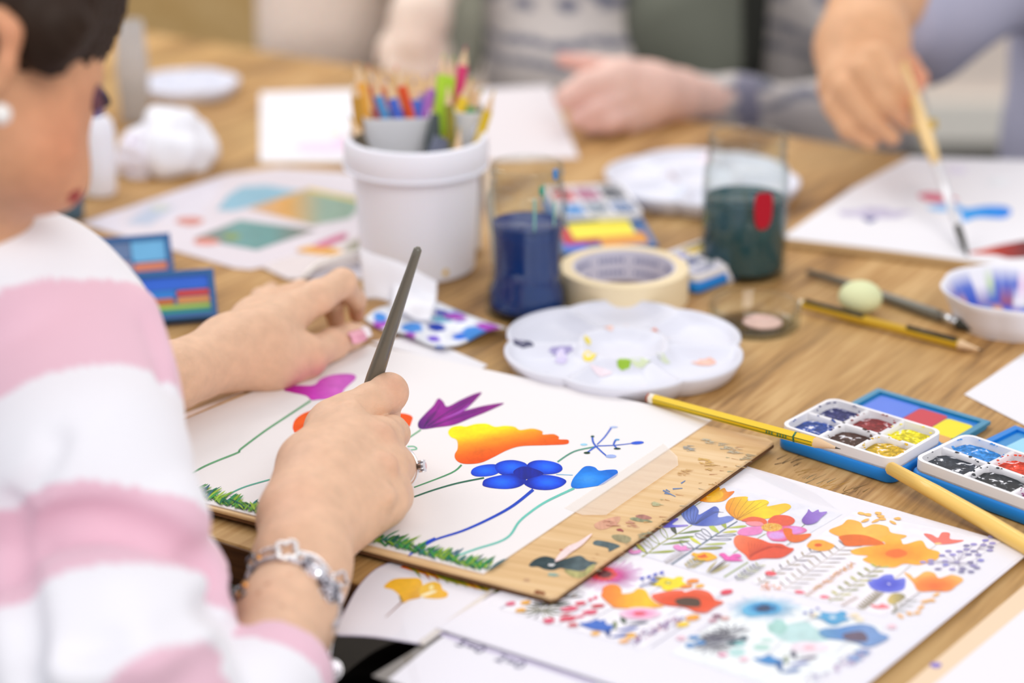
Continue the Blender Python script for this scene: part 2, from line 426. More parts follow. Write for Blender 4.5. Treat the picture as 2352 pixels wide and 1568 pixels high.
V, Fc = prism([tp(-.88, FARD - .08), tp(1.53, FARD - .08), tp(1.53, FARD - .055), tp(-.88, FARD - .055)], -.11, -.0262); obj('apron', V, Fc, TWD, tab, smooth=False)
for a in (-.88, 1.47):
    for b in (.12, FARD - .11):
        V, Fc = prism([tp(a, b), tp(a + .06, b), tp(a + .06, b + .06), tp(a, b + .06)], -.75, -.0262, .003); obj('leg', V, Fc, TWD, tab, smooth=False)
# dried paint specks on the bare wood
A = Art(.0, (0, 0, 1))
for x, y, c in ((1850, 1088, 'a07c3c'), (1905, 1118, 'b98a3a'), (1872, 1104, '7a7458'), (2240, 640, '6f8a5c'), (2230, 382, '8a9a60'), (1830, 1040, '7a6444'), (1800, 1062, '6f5a3e'), (1960, 1130, '82683e')):
    for q in range(9): xx = x + random.uniform(-30, 30); yy = y + random.uniform(-9, 9); A.line([(xx, yy), (xx + random.uniform(8, 34), yy - random.uniform(4, 14))], random.uniform(.8, 2.6), c, .4)
A.done('paint_specks', PAINT, tab, kind='stuff')

# ================================================================== sheets under the board
SHEET = mat('white_glossy_sheet', 'e8e7f0', .35, var=.02, vscale=8, Coat_Weight=.6)
PAPER = mat('white_watercolour_paper', 'eeeaea', .85, bump=.12, bscale=900)
CLEAR = mat('clear_plastic_film', 'f4f4fa', .08, Transmission_Weight=.0, Alpha=.28, Coat_Weight=1.0)
def gsheet(name, pts, z0, z1, m, parent=None, smoothpts=0, **kw):
    P = [tuple(W(x, y, z1))[:2] for x, y in pts]
    V, Fc = prism(P, z0, z1); return obj(name, V, Fc, m, parent, smooth=False, **kw)
# lowest sleeve: typed page with a dark frame
s3 = thing('plastic_sleeve', W(1100, 1540), 'clear plastic sleeve with a typed page, lowest sheet hanging over the table edge', 'sleeve')
gsheet('film', [(855, 1551), (975, 1477), (1090, 1400), (1720, 1600), (1400, 1760)], .0002, .0006, mat('sleeve_grey_border', '7a756f', .3, Coat_Weight=.8), s3)
gsheet('page', [(892, 1560), (986, 1484), (1096, 1408), (1706, 1604), (1400, 1752)], .0007, .0009, SHEET, s3)
A = Art(.001, (450, 1150, 2.94))
A.line([(1640, 890), (1900, 985), (2352, 1120), (2700, 1240)], 9, 'cfc6e2', raw=True)
A.done('ruled_line', PRINT, s3)
def text(body, px, py, size, ang, z, col, name, parent, flip=False):
    cu = bpy.data.curves.new(name, 'FONT'); cu.body = body; cu.size = size; cu.align_x = 'CENTER'; cu.align_y = 'CENTER'; cu.extrude = .00003; cu.resolution_u = 3
    t = bpy.data.objects.new(name, cu); COL.objects.link(t); bpy.context.view_layer.update()
    me = bpy.data.meshes.new_from_object(t.evaluated_get(bpy.context.evaluated_depsgraph_get())); bpy.data.objects.remove(t)
    V = np.array([v.co[:] for v in me.vertices]); Fc = [tuple(p.vertices) for p in me.polygons]; p = W(px, py, z)
    c, s = math.cos(ang), math.sin(ang)
    X = p.x + V[:, 0] * c - V[:, 1] * s; Y = p.y + V[:, 0] * s + V[:, 1] * c
    return obj(name, np.stack([X, Y, p.z + V[:, 2]], 1), Fc, mat('ink_' + col, col, .6), parent, smooth=False)
ta = math.atan2(*((W(1180, 1520) - W(1070, 1483)).yx))
text('5=0', 1081, 1484, .011, ta, .00125, '4a4668', 'lettering', s3)
text('2=0', 1172, 1519, .011, ta, .00125, '56527a', 'lettering', s3)
# sleeve with the ginkgo leaf
s2 = thing('plastic_sleeve', W(900, 1400), 'clear glossy sleeve with a yellow ginkgo leaf picture, curling over the table edge', 'sleeve')
lay = catmull([(905, 1286), (860, 1308), (822, 1348), (792, 1402), (768, 1452)], 4, closed=False) + catmull([(775, 1458), (860, 1462), (975, 1480)], 4, closed=False) + [(1065, 1420), (1140, 1362), (1150, 1300), (1020, 1270)]
gsheet('film', lay, .0010, .0014, mat('sleeve_lilac_film', 'c9c2d6', .15, Coat_Weight=1.0), s2)
def shrink(P, f=.965):
    cx = sum(p[0] for p in P) / len(P); cy = sum(p[1] for p in P) / len(P); return [(cx + (x - cx) * f, cy + (y - cy) * f) for x, y in P]
gsheet('page', shrink(lay), .0014, .00155, SHEET, s2)
A = Art(.0016, (450, 1150, 2.94))
A.blob([(1270, 580), (1330, 530), (1430, 520), (1510, 525), (1530, 570), (1505, 620), (1520, 650), (1440, 670), (1400, 690), (1380, 672), (1375, 640), (1330, 600)], grad(900, 1330, 940, 1390, 'f0b414', 'f3b90d', 'e0a008'))
A.blob([(1505, 610), (1530, 570), (1600, 545), (1650, 560), (1665, 595), (1700, 620), (1690, 650), (1620, 660), (1530, 650)], grad(970, 1340, 1020, 1380, 'f4c428', 'f1b208'))
A.line([(1400, 675), (1350, 720), (1280, 785)], 5, '8c5a4a', 1.5)
A.line([(1385, 676), (1376, 640), (1400, 690)], 3, '9c8440')
A.ell(1570, 625, 60, 10, 'fff3c8', -18); A.ell(1590, 585, 16, 20, 'fbe89a', 20)
A.done('ginkgo_leaf_print', PRINT, s2)
A.blob([(1378, 448), (1420, 420), (1560, 440), (1900, 520), (2130, 585), (2010, 622), (1760, 560)], grad(920, 1300, 1150, 1345, 'd9541c', 'e8a21a', '7d8f1e', 'dca01e', '5d7d1c'), smooth=False, grid=9, jit=.18)
for i in range(9): x = 1430 + i * 62; A.line([(x, 445 + i * 14), (x + 50, 470 + i * 14), (x + 90, 520 + i * 13)], 6, random.choice(['7c8c20', 'e0b020', 'b7601a', '47681a']), 'leaf')
A.done('autumn_photo_print', PRINT, s2)
gsheet('weld_strip', [(972, 1482), (962, 1472), (1050, 1408), (1128, 1352), (1150, 1346)], .0016, .0022, mat('weld_strip_film', 'd9d2cc', .08, Coat_Weight=1.0), s2)
# laminated page with the flower designs
s1 = thing('flower_print_sheet', W(1700, 1350), 'laminated white page printed with four panels of bright painted flowers', 'sheet')
gsheet('film', [(1000, 1441), (1110, 1378), (1700, 1066), (2372, 1262), (1826, 1706)], .0024, .0027, mat('laminate_film', 'e9e7f1', .15, Coat_Weight=1.0), s1)
gsheet('page', [(1012, 1441), (1114, 1382), (1700, 1070), (2360, 1264), (1824, 1698)], .0027, .0029, SHEET, s1)
ZP = .0030
A = Art(ZP, (0, 0, 1))
A.blob([(1625, 1118), (1640, 1108), (1935, 1180), (1672, 1335), (1430, 1262)], 'e6e6f1', smooth=False, jit=.0)
A.blob([(1960, 1175), (2300, 1243), (2030, 1415), (1725, 1338)], 'f1eef5', smooth=False, jit=0)
A.blob([(1395, 1282), (1660, 1356), (1470, 1490), (1150, 1398)], 'f3f1f8', smooth=False, jit=0)
A.blob([(1735, 1366), (2030, 1440), (1840, 1600), (1540, 1500)], 'eef3f5', smooth=False, jit=0)
A.done('printed_panels', PRINT, s1)
# ---- panel one
Z6 = (1420, 1080, 5.227)
A = Art(ZP + .0001, Z6); T = A.at
A.line([(1000, 375), (800, 500), (560, 650), (480, 690)], 1.6, '8d9a55'); A.line([(480, 690), (240, 830), (40, 960)], 1.6, 'c8b060')
A.line([(885, 655), (700, 765), (500, 885), (350, 995), (285, 1035)], 2.4, 'a9ad52', 3); A.line([(1430, 610), (1200, 755), (920, 940), (640, 1128)], 3.2, '66788c', 4.5)
A.line([(1770, 760), (1640, 835), (1380, 990)], 2.2, '97a36a'); A.line([(1560, 1100), (1270, 1280)], 4, 'a3b07c', 5); A.line([(2240, 650), (2200, 680)], 2.2, '8fa07a'); A.line([(2080, 860), (2020, 900)], 2, '9a9a7a')
for x0, y0, x1, y1, w, c, o in ((700, 765, 635, 655, 11, '3f4a3c', None), (600, 830, 510, 690, 10, None, '9bab4a'), (500, 885, 365, 765, 10, None, '9bab4a'), (425, 945, 300, 835, 9, None, 'a3a860'), (350, 995, 215, 885, 9, 'c9cc62', '39374a'),
        (720, 760, 1000, 720, 5, '758a52', None), (610, 825, 915, 790, 5.5, '7f9340', None), (520, 890, 860, 845, 5.5, '8b9d4c', None), (360, 990, 690, 965, 5.5, '9aa63a', None),
        (1215, 750, 1090, 655, 10, 'bccb5c', None), (1300, 700, 1235, 590, 11, 'a3b04c', None), (1320, 690, 1545, 665, 5, 'b3bf50', None), (1250, 745, 1430, 728, 5, 'cdcc5a', None),
        (1125, 800, 1000, 705, 9, None, '5a6376'), (1065, 835, 925, 760, 8, None, '6a7080'), (1000, 890, 860, 805, 7, 'd2d548', None), (910, 940, 735, 845, 10, None, '3f3f58'), (1170, 790, 1415, 770, 4, None, '73788c'), (1110, 830, 1360, 825, 4, None, '73788c'),
        (1030, 890, 1300, 875, 5, 'b6c268', None), (930, 943, 1250, 925, 6, 'a2a850', '4a4a52')):
    A.leaf(x0, y0, x1, y1, w, c, o)
A.done('printed_leaf_sprigs', PRINT, s1, kind='stuff')
A = Art(ZP + .0002, Z6)
A.blob([(945, 345), (1080, 270), (1190, 200), (1225, 215), (1215, 235), (1275, 210), (1310, 255), (1395, 250), (1330, 320), (1250, 370), (1110, 382), (1000, 370)], grad(*T(980, 300), *T(1350, 330), 'e8740e', 'f0a80c', 'e9a310', 'e8740e'))
A.blob([(1060, 335), (1150, 270), (1240, 250), (1260, 300), (1200, 350), (1110, 370)], 'f0b50c'); A.done('printed_tulip', PRINT, s1)
BL = grad(*T(780, 420), *T(1180, 660), '8096dc', '5a76cc', '3353b4', '6c82cc')
A.blob([(870, 405), (930, 430), (965, 480), (970, 530), (1080, 470), (1160, 430), (1210, 470), (1200, 560), (1330, 545), (1390, 580), (1270, 640), (1100, 665), (900, 655), (810, 600), (755, 520), (760, 460)], BL)
for i in range(9): A.line([(880 + i * 7, 645), (790 + i * 38 + (i > 4) * 60, 560 - i * 6), (790 + i * 42 + (i > 4) * 140, 430 + i * 9)], 1.3, '26365f', .6)
A.done('printed_blue_tulip', PRINT, s1)
A.blob([(470, 650), (555, 590), (560, 630), (690, 575), (720, 590), (650, 650), (820, 650), (830, 665), (700, 680), (490, 685)], grad(*T(480, 650), *T(800, 650), '8f7ad8', '5b62d6', '9a86dc')); A.done('printed_violet_bud', PRINT, s1)
YL = grad(*T(1320, 600), *T(1900, 350), 'e47d12', 'eeb31c', 'f4d512', 'f2c528')
A.blob([(1410, 320), (1550, 315), (1560, 365), (1740, 350), (1810, 380), (1790, 430), (2000, 395), (2075, 440), (1960, 520), (1800, 575), (1600, 585), (1480, 600), (1380, 560), (1300, 480), (1290, 420), (1330, 350)], YL)
for i in range(6): A.line([(1440 - i * 4, 590), (1330 + i * 60, 500 - i * 4), (1400 + i * 80, 320 + i * 14)], 1.2, 'a36420', .6)
A.done('printed_yellow_bloom', PRINT, s1)
A.blob([(1385, 850), (1410, 790), (1460, 775), (1600, 800), (1720, 830), (1830, 870), (1960, 880), (2040, 920), (2110, 940), (2050, 1000), (1940, 1050), (1750, 1055), (1590, 1080), (1520, 1010), (1420, 930)], grad(*T(1420, 820), *T(1650, 1060), 'ee7a52', 'ea6034', 'e04a2c'))
for i in range(13): A.line([(1580 + i * 4, 1050 - i * 4), (1575 + i * 26, 960 - i * 4), (1560 + i * 40, 860 + i * 7)], 1.5, 'b8301c', .7)
A.done('printed_fan_flower', PRINT, s1)
for P, c in (([(1480, 600), (1600, 555), (1740, 575), (1790, 620), (1740, 660), (1660, 650), (1560, 620)], 'e5603c'), ([(1800, 600), (1880, 540), (2030, 540), (2120, 590), (2080, 650), (1960, 665), (1820, 640)], 'e4563a'),
             ([(1430, 740), (1500, 690), (1700, 670), (1740, 700), (1700, 760), (1560, 782), (1460, 770)], 'e783c2'), ([(1780, 750), (1850, 710), (1990, 710), (2030, 830), (1930, 850), (1830, 830)], 'd79ce0'),
             ([(1960, 670), (2100, 665), (2220, 685), (2265, 720), (2200, 755), (2060, 770), (1990, 730)], 'd88ad6'), ([(1980, 700), (2080, 700), (2110, 770), (2300, 755), (2300, 790), (2200, 850), (2080, 858), (2010, 800)], 'e66a1e'), ([(1530, 620), (1700, 615), (1740, 660), (1600, 665)], 'ec8f9c')):
    xs = [T(*p) for p in P]; cx = sum(p[0] for p in xs) / len(xs); cy = sum(p[1] for p in xs) / len(xs)
    A.blob(P, radg(cx, cy, 30, 12, c, c, 'e75a86' if c[0] in 'd' else c))
A.ell(1842, 682, 125, 50, 'ecb24a', 0, wob=.03)
for i in range(90):
    a = random.uniform(0, 2 * PI); r = math.sqrt(random.random()); A.ell(1842 + 115 * r * math.cos(a), 682 + 44 * r * math.sin(a), 6, 3.5, random.choice(['fbe6a0', 'c97a2a', 'f7d060']), n=5)
A.done('printed_pink_flower', PRINT, s1)
A.blob([(880, 1010), (900, 985), (960, 995), (1020, 980), (1090, 985), (1130, 1000), (1190, 1040), (1140, 1070), (1060, 1088), (980, 1075), (900, 1065), (920, 1035)], 'f5b41c'); A.blob([(940, 1030), (1000, 1015), (1040, 1000), (1060, 1025), (1085, 1040), (1030, 1050), (990, 1052)], 'e05a10'); A.done('printed_orange_daisy', PRINT, s1)
A.blob([(1210, 1005), (1270, 990), (1330, 1030), (1390, 1000), (1460, 1005), (1475, 1040), (1420, 1050), (1500, 1078), (1400, 1085), (1290, 1078), (1250, 1040)], 'e85cb4'); A.blob([(120, 960), (160, 935), (185, 960), (260, 950), (270, 980), (210, 998), (150, 995)], 'e691cf'); A.blob([(660, 905), (720, 890), (760, 910), (815, 900), (830, 935), (880, 945), (760, 962), (690, 945)], 'e48cc8')
A.done('printed_pink_buds', PRINT, s1)
A.blob([(2205, 590), (2270, 500), (2285, 465), (2330, 500), (2400, 470), (2420, 500), (2510, 495), (2440, 560), (2380, 620), (2300, 645), (2240, 640)], grad(*T(2220, 600), *T(2450, 500), '7a52b4', '9a7ad4')); A.done('printed_purple_bell', PRINT, s1)
def fern(A, x0, y0, x1, y1, n, l, wl, cols, up=(-.5, -1), dn=(1, -.05), stem='8a7a68', sw=1.4, out=False):
    wl *= .62
    A.line([(x0, y0), ((x0 + x1) / 2 + (y1 - y0) * .02, (y0 + y1) / 2), (x1, y1)], sw, stem, sw * .6)
    for i in range(n):
        t = (i + .5) / n; x = x0 + (x1 - x0) * t; y = y0 + (y1 - y0) * t; c = cols[i % len(cols)]; q = l * (1 - .35 * abs(t - .5))
        A.leaf(x, y, x + up[0] * q, y + up[1] * q * .6, wl, None if out else c, c if out else None); A.leaf(x, y, x + dn[0] * q, y + dn[1] * q, wl * .7, None if out else c, c if out else None)
A.fr = Z6
fern(A, 570, 1110, 770, 980, 9, 80, 1.5, ['6a4a58', '8d7a5c'], (-.55, -.7)); fern(A, 830, 1170, 980, 1070, 5, 110, 5, ['b9a544', '8f8a3e'], (-.5, -.9)); fern(A, 1420, 1315, 1700, 1130, 8, 110, 4, ['4e4c66', 'a9b060', '55663c'], (-.4, -.8), stem='5a6a58')
for a, b, c in (((1060, 1225), (1110, 1160), (1190, 1080)), ((1080, 1230), (1200, 1140), (1290, 1070)), ((1090, 1235), (1220, 1150), (1310, 1085)), ((1110, 1240), (1230, 1180), (1350, 1115))): A.line([a, b, c], 4, random.choice(['b3a23c', '7c7a4a', '6a5c6c']), 'leaf')
A.done('printed_ferns', PRINT, s1, kind='stuff')
# ---- panel two
Z7 = (1650, 1100, 3.35)
A = Art(ZP + .0001, Z7); T = A.at
fern(A, 500, 850, 1000, 500, 11, 130, 4.2, ['8a7a68', '7c6e74', 'a3906a'], (-.5, -.75), (1.2, -.02), stem='b3a082'); fern(A, 300, 810, 745, 545, 8, 90, 5, ['a08a5a', '6a6070'], (-.3, -.8), stem='8a7868')
fern(A, 850, 945, 1250, 660, 8, 105, 8, ['a8a45a', 'c3bf5c', '8f924c'], (-.6, -.6), (1.1, -.1), stem='9a9468'); fern(A, 670, 900, 1040, 640, 14, 40, 3, ['e9a868', 'd08a60'], (-.3, -.8), stem='9a7a6a')
fern(A, 1085, 1000, 1240, 870, 9, 50, 3, ['b0a078', '9c8c6c'], (-.6, -.8), stem='b0a48c', out=True); fern(A, 950, 975, 1070, 905, 6, 34, 2, ['dcae90', 'c8a890']); fern(A, 1350, 1030, 1480, 920, 3, 90, 4, ['9a9c90'], (-.2, -.4), stem='a8a8a0')
for i in range(22): A.ell(330 + random.uniform(0, 150), 800 + random.uniform(0, 50), 7, 5, random.choice(['ee8a4c', 'e2703c', 'f0b060']), n=6)
for i in range(26): A.ell(740 + i * 12 + random.uniform(-14, 14), 840 - i * 7.5 + random.uniform(-18, 26), 9, 5, random.choice(['f0a860', 'eeb878']), n=6)
A.line([(1250, 660), (1150, 730)], 1.5, 'a09a80'); A.line([(1480, 660), (1350, 770)], 1.4, 'b0a490'); A.line([(1680, 500), (1630, 540)], 1.2, 'b0a890'); A.line([(1550, 865), (1380, 990), (1340, 1030)], 1.8, '9c9488')
A.done('printed_leaf_sprigs', PRINT, s1, kind='stuff')
A = Art(ZP + .0002, Z7)
A.blob([(850, 400), (950, 350), (1000, 310), (1090, 330), (1120, 370), (1200, 345), (1300, 365), (1330, 410), (1450, 435), (1360, 470), (1200, 480), (1000, 460)], grad(*T(900, 400), *T(1400, 400), 'f3ab3c', 'f8bc4e', 'f6b548')); A.blob([(930, 440), (1040, 425), (1160, 440), (1280, 500), (1120, 510), (990, 515), (950, 480)], 'e4691c')
A.done('printed_amber_flower', PRINT, s1)
A.blob([(1020, 550), (1120, 520), (1280, 500), (1250, 460), (1310, 430), (1400, 460), (1430, 500), (1560, 470), (1610, 530), (1700, 560), (1690, 610), (1620, 640), (1540, 660), (1430, 650), (1350, 680), (1220, 665), (1110, 620), (1150, 590), (1050, 580)], radg(*T(1370, 570), 95, 32, 'ee7d26', 'f59a2a', 'f9a72e', 'fab63e')); A.ell(1370, 570, 85, 34, 'ee6f26', 0, wob=.08); A.done('printed_orange_flower', PRINT, s1)
A.blob([(1430, 720), (1480, 735), (1510, 760), (1590, 710), (1660, 720), (1700, 760), (1800, 735), (1885, 770), (1830, 820), (1770, 860), (1640, 860), (1540, 860), (1500, 800)], radg(*T(1660, 820), 70, 28, 'ee6a32', 'f2883c', 'f8b45c')); A.done('printed_peach_flower', PRINT, s1)
A.blob([(1150, 770), (1220, 765), (1280, 735), (1340, 735), (1360, 770), (1430, 760), (1440, 800), (1420, 850), (1330, 870), (1230, 860), (1170, 830)], radg(*T(1300, 810), 50, 22, '4a52cc', '5560d8', '7c86e2')); A.ell(1312, 806, 14, 5, 'd9d4e8', 20); A.done('printed_blue_flower', PRINT, s1)
A.blob([(1580, 420), (1640, 425), (1690, 450), (1720, 410), (1780, 415), (1785, 460), (1890, 470), (1800, 495), (1690, 500), (1640, 475)], 'f0786c'); A.ell(1690, 495, 28, 7, 'f8cf8a'); A.blob([(1170, 965), (1230, 970), (1260, 955), (1320, 985), (1250, 995), (1195, 988)], 'f08088'); A.blob([(360, 715), (400, 705), (450, 725), (420, 742), (375, 738)], 'ea5a68'); A.blob([(585, 860), (630, 855), (670, 875), (610, 880)], 'ec6a80'); A.blob([(780, 900), (820, 892), (860, 912), (800, 916)], 'ec7088'); A.done('printed_red_blooms', PRINT, s1, kind='stuff')
A.blob([(680, 510), (720, 470), (790, 465), (850, 485), (895, 510), (850, 545), (780, 552), (710, 535)], 'f6ab3a'); A.ell(768, 507, 30, 13, 'e5581c'); A.blob([(1300, 930), (1340, 880), (1410, 880), (1440, 905), (1390, 945), (1330, 962)], grad(*T(1300, 930), *T(1440, 890), 'd9c074', '8a8664')); A.line([(1355, 960), (1365, 990), (1340, 1030)], 5, 'a39c7c'); A.done('printed_poppy_seed_head', PRINT, s1, kind='stuff')
for x, y in ((2100, 440), (2055, 470), (2110, 492), (2095, 520), (2090, 545), (2040, 505), (1965, 500), (1910, 510), (1910, 538), (1965, 553), (2000, 580), (1925, 578), (1855, 555), (1770, 552), (1805, 580), (1720, 586), (1835, 640), (1745, 630), (1635, 625), (1575, 638), (1750, 658), (1690, 690), (1800, 692), (1880, 687), (1870, 710), (1945, 710), (1940, 638), (2020, 622), (1960, 662), (1990, 680), (1635, 648)):
    A.line([(1835 if x < 1990 else 1990, 640 if x < 1990 else 540), (x, y)], .9, 'a8a2b8'); A.ell(x, y, 27, 10, random.choice(['8f8cd6', '9c94c8', 'a29ad8', '8a86ae']), n=10)
A.done('printed_lilac_berries', PRINT, s1, kind='stuff')
for x, y in ((1100, 262), (1230, 260), (1250, 285), (1210, 320), (1340, 330), (1380, 302), (1130, 318), (1260, 305), (1150, 272), (1680, 885), (1590, 940), (1560, 985), (1470, 1030), (1530, 1025), (1400, 1050), (1640, 930)): A.ell(x, y, 30, 10, 'f6b95e', random.uniform(-30, 30), wob=.2, n=9)
A.done('printed_yellow_dots', PRINT, s1, kind='stuff')
# ---- panel three
Z3 = (1100, 1300, 3.92)
A = Art(ZP + .0001, Z3); T = A.at
for a, b in (((1210, 375), (870, 560)), ((1640, 180), (1530, 250)), ((1830, 370), (1690, 450)), ((1000, 330), (720, 520)), ((560, 250), (430, 310)), ((1830, 545), (1550, 730)), ((960, 250), (860, 200)), ((2200, 260), (2140, 290)), ((290, 340), (190, 380))): A.line([a, b], 1.4, '8c86a0')
for cx, cy, n, R, c in ((650, 350, 11, 190, ['39414a', '55604a', '2f3440']), (570, 400, 13, 200, ['2c2f3a', '6a6a3a', '4c5a4a']), (775, 285, 7, 170, ['30353c', '5c6a66'])):
    for i in range(n):
        a = PI * (.95 + 1.15 * i / n) if n != 13 else 2 * PI * i / n; A.leaf(cx, cy, cx + R * math.cos(a), cy + R * .42 * math.sin(a), 2.8, random.choice(c))
A.leaf(1320, 525, 1285, 450, 13, '56665a'); A.leaf(1330, 525, 1525, 500, 6, '4e5572'); A.leaf(1225, 575, 1225, 490, 11, '7c8a5c'); A.leaf(1235, 575, 1440, 550, 7, '5566b0'); A.leaf(1170, 640, 1150, 535, 14, '2f4c94'); A.leaf(1180, 640, 1400, 600, 8, '3f5aa8')
A.done('printed_leaf_sprigs', PRINT, s1, kind='stuff')
A = Art(ZP + .0002, Z3)
for i in range(64):
    a = 2 * PI * i / 64; R = random.uniform(.82, 1.12); k = -1 if math.sin(a) < 0 else 1
    ex, ey = 1130 + 330 * R * math.cos(a), 75 + 150 * R * math.sin(a)
    if ex < 990 and ey < 60: continue
    A.line([(1120 + 90 * math.cos(a), 75 + 40 * math.sin(a)), ((1120 + ex) / 2 + 12, (75 + ey) / 2 + 4), (ex, ey)], 2.6, grad(*T(1120, 75), *T(1120 + 300 * math.cos(a), 75 + 130 * math.sin(a)), 'e03a50', 'd84a9a', 'c86ac0'), .9)
A.ell(1120, 72, 125, 58, radg(*T(1120, 72), 34, 16, '7a1c28', 'd8343c', 'e4424a'), wob=.12); A.ell(1130, 70, 60, 28, '5e1a26', wob=.15)
for i in range(30): a = random.uniform(0, 6.28); A.ell(1130 + 85 * random.uniform(.5, 1) * math.cos(a), 70 + 40 * random.uniform(.5, 1) * math.sin(a), 6, 4, '3c1020', n=5)
A.done('printed_red_starburst', PRINT, s1)
A.blob([(1110, 230), (1120, 190), (1180, 162), (1250, 170), (1285, 210), (1290, 245), (1380, 235), (1430, 200), (1500, 215), (1540, 280), (1600, 330), (1665, 360), (1500, 378), (1240, 375), (1190, 350), (1130, 300), (1100, 265)], grad(*T(1120, 250), *T(1640, 330), 'ee7a1c', 'f4941a', 'f9b30c', 'fbc40a', 'f6a118'))
for i in range(8): A.line([(1150 + i * 18, 175 + (i % 2) * 70), (1160 + i * 18, 205 + (i % 2) * 70)], 3, 'd04a1c', 'leaf')
A.done('printed_amber_poppy', PRINT, s1)
A.blob([(1555, 260), (1640, 235), (1750, 215), (1830, 215), (1860, 230), (1950, 205), (2060, 225), (2110, 270), (2130, 300), (2205, 322), (2120, 370), (2050, 415), (1960, 412), (1880, 380), (1820, 365), (1680, 350), (1590, 310)], radg(*T(1880, 320), 85, 26, 'd8401a', 'e2460f', 'e44a12', 'ea6040')); A.blob([(1770, 300), (1830, 282), (1910, 280), (1985, 300), (1990, 360), (1900, 365), (1810, 355), (1775, 330)], '4a2f1c'); A.done('printed_red_poppy', PRINT, s1)
A.blob([(1560, 110), (1620, 95), (1700, 100), (1750, 110), (1790, 92), (1840, 100), (1830, 130), (1870, 160), (1820, 190), (1760, 200), (1710, 218), (1650, 205), (1640, 180), (1560, 170), (1600, 140)], 'f6dc10'); A.ell(1705, 150, 30, 14, 'a8a020', wob=.2); A.ell(1705, 150, 14, 7, 'f3f0a0'); A.done('printed_yellow_daisy', PRINT, s1)
for x, y, rx, ry, c in ((1925, 132, 58, 20, 'ee9030'), (1870, 180, 58, 17, 'e98a2a'), (1990, 175, 42, 16, 'f3b038'), (2232, 230, 55, 22, 'e2405a'), (1925, 460, 66, 26, 'f4a42c'), (1840, 520, 60, 22, 'f8d22c'), (1370, 622, 50, 20, 'f8bc38'), (1310, 670, 48, 16, 'f3ac34'), (1050, 602, 42, 18, 'f5b640'), (420, 325, 48, 18, 'f0b040'), (378, 392, 50, 18, 'eeb040'), (285, 335, 45, 18, 'e0567c')):
    A.ell(x, y, rx, ry, c, -8, wob=.08)
A.done('printed_orange_buds', PRINT, s1, kind='stuff')
for x, y, rx, ry in ((915, 330, 50, 16), (820, 380, 80, 22), (1070, 355, 60, 17), (1000, 412, 72, 20), (800, 470, 75, 22), (910, 450, 45, 10), (630, 488, 52, 22), (845, 527, 42, 17), (1050, 280, 18, 16), (1005, 300, 22, 14), (780, 430, 50, 8)): A.ell(x, y, rx, ry, random.choice(['dc3c5c', 'e04c70', 'cc3444']), -6, wob=.15)
A.done('printed_crimson_petals', PRINT, s1, kind='stuff')
A.ell(1450, 425, 190, 55, radg(*T(1450, 425), 48, 14, 'f070a8', 'f3a4cc', 'f3d6e8'), wob=.05); A.ell(1445, 425, 58, 20, 'e4556c', wob=.1); A.done('printed_pink_haze_flower', PRINT, s1)
A.blob([(905, 515), (1000, 500), (1060, 475), (1090, 490), (1130, 480), (1150, 520), (1210, 530), (1190, 570), (1100, 580), (1000, 560)], '2c66c4'); A.done('printed_blue_cornflower', PRINT, s1)
for i in range(90):
    t = random.random(); x = 1800 - 460 * t + random.uniform(-60, 60); y = 460 + 230 * t + random.uniform(-28, 28); A.ell(x, y, random.uniform(6, 16), random.uniform(4, 7), random.choice(['6c5c98', '8a78ac', 'b0507c', '7a6aa8', '9a8ab8']), -20, n=7)
for x, y in ((1470, 105), (1530, 92), (1587, 72), (1645, 55), (1570, 112)): A.ell(x, y, 22, 11, '4a5ccc', -20); A.line([(x, y + 8), (x + 15, y + 40), (1440, 185)], 1.1, '7a80b0')
A.ell(1562, 156, 28, 7, '55523a'); A.ell(1618, 106, 26, 6, '55523a'); A.ell(1590, 132, 30, 7, '6c8cc8'); A.done('printed_tiny_blossoms', PRINT, s1, kind='stuff')
# ---- panel four
Z4 = (1540, 1300, 4.2)
A = Art(ZP + .0001, Z4); T = A.at
A.blob([(1120, 560), (1300, 530), (1390, 590), (1500, 640), (1520, 710), (1300, 735), (1100, 720), (1000, 660), (960, 590), (1000, 520), (1100, 530)], 'bfe0e0')
A.ell(1030, 590, 90, 70, 'a6d3cc', wob=.2); A.ell(880, 780, 80, 30, 'b6ddd4', wob=.1); A.ell(930, 710, 60, 20, 'c0e0d8', wob=.1); A.ell(640, 745, 90, 28, '8ec6c6', wob=.1); A.ell(640, 830, 80, 40, 'b8dedc', wob=.1); A.ell(1330, 780, 190, 60, 'efe2ec', wob=.1); A.ell(1340, 785, 60, 20, 'ecb8c4', wob=.1)
A.done('printed_aqua_wash', PRINT, s1)
A = Art(ZP + .00015, Z4)
for i in range(84):
    a = 2 * PI * i / 84; R = random.uniform(.75, 1.1); A.line([(900 + 150 * math.cos(a), 405 + 60 * math.sin(a)), (900 + 350 * R * math.cos(a), 405 + 140 * R * math.sin(a))], 1.7, grad(*T(900, 405), *T(900 + 330 * math.cos(a), 405 + 130 * math.sin(a)), '4aa8d8', '9accea', 'c4dcf0'), .8)
A.blob([(690, 430), (760, 370), (900, 340), (1020, 360), (1070, 410), (1010, 455), (900, 470), (760, 480)], radg(*T(900, 405), 42, 15, '1f5a90', '2a86c4', '5fb4dc')); A.ell(905, 405, 70, 30, '2c4468', wob=.15)
for i in range(40): a = random.uniform(0, 6.28); A.ell(905 + 110 * random.uniform(.5, 1) * math.cos(a), 405 + 46 * random.uniform(.5, 1) * math.sin(a), 7, 5, '1e4a78', n=5)
A.done('printed_blue_starburst', PRINT, s1)
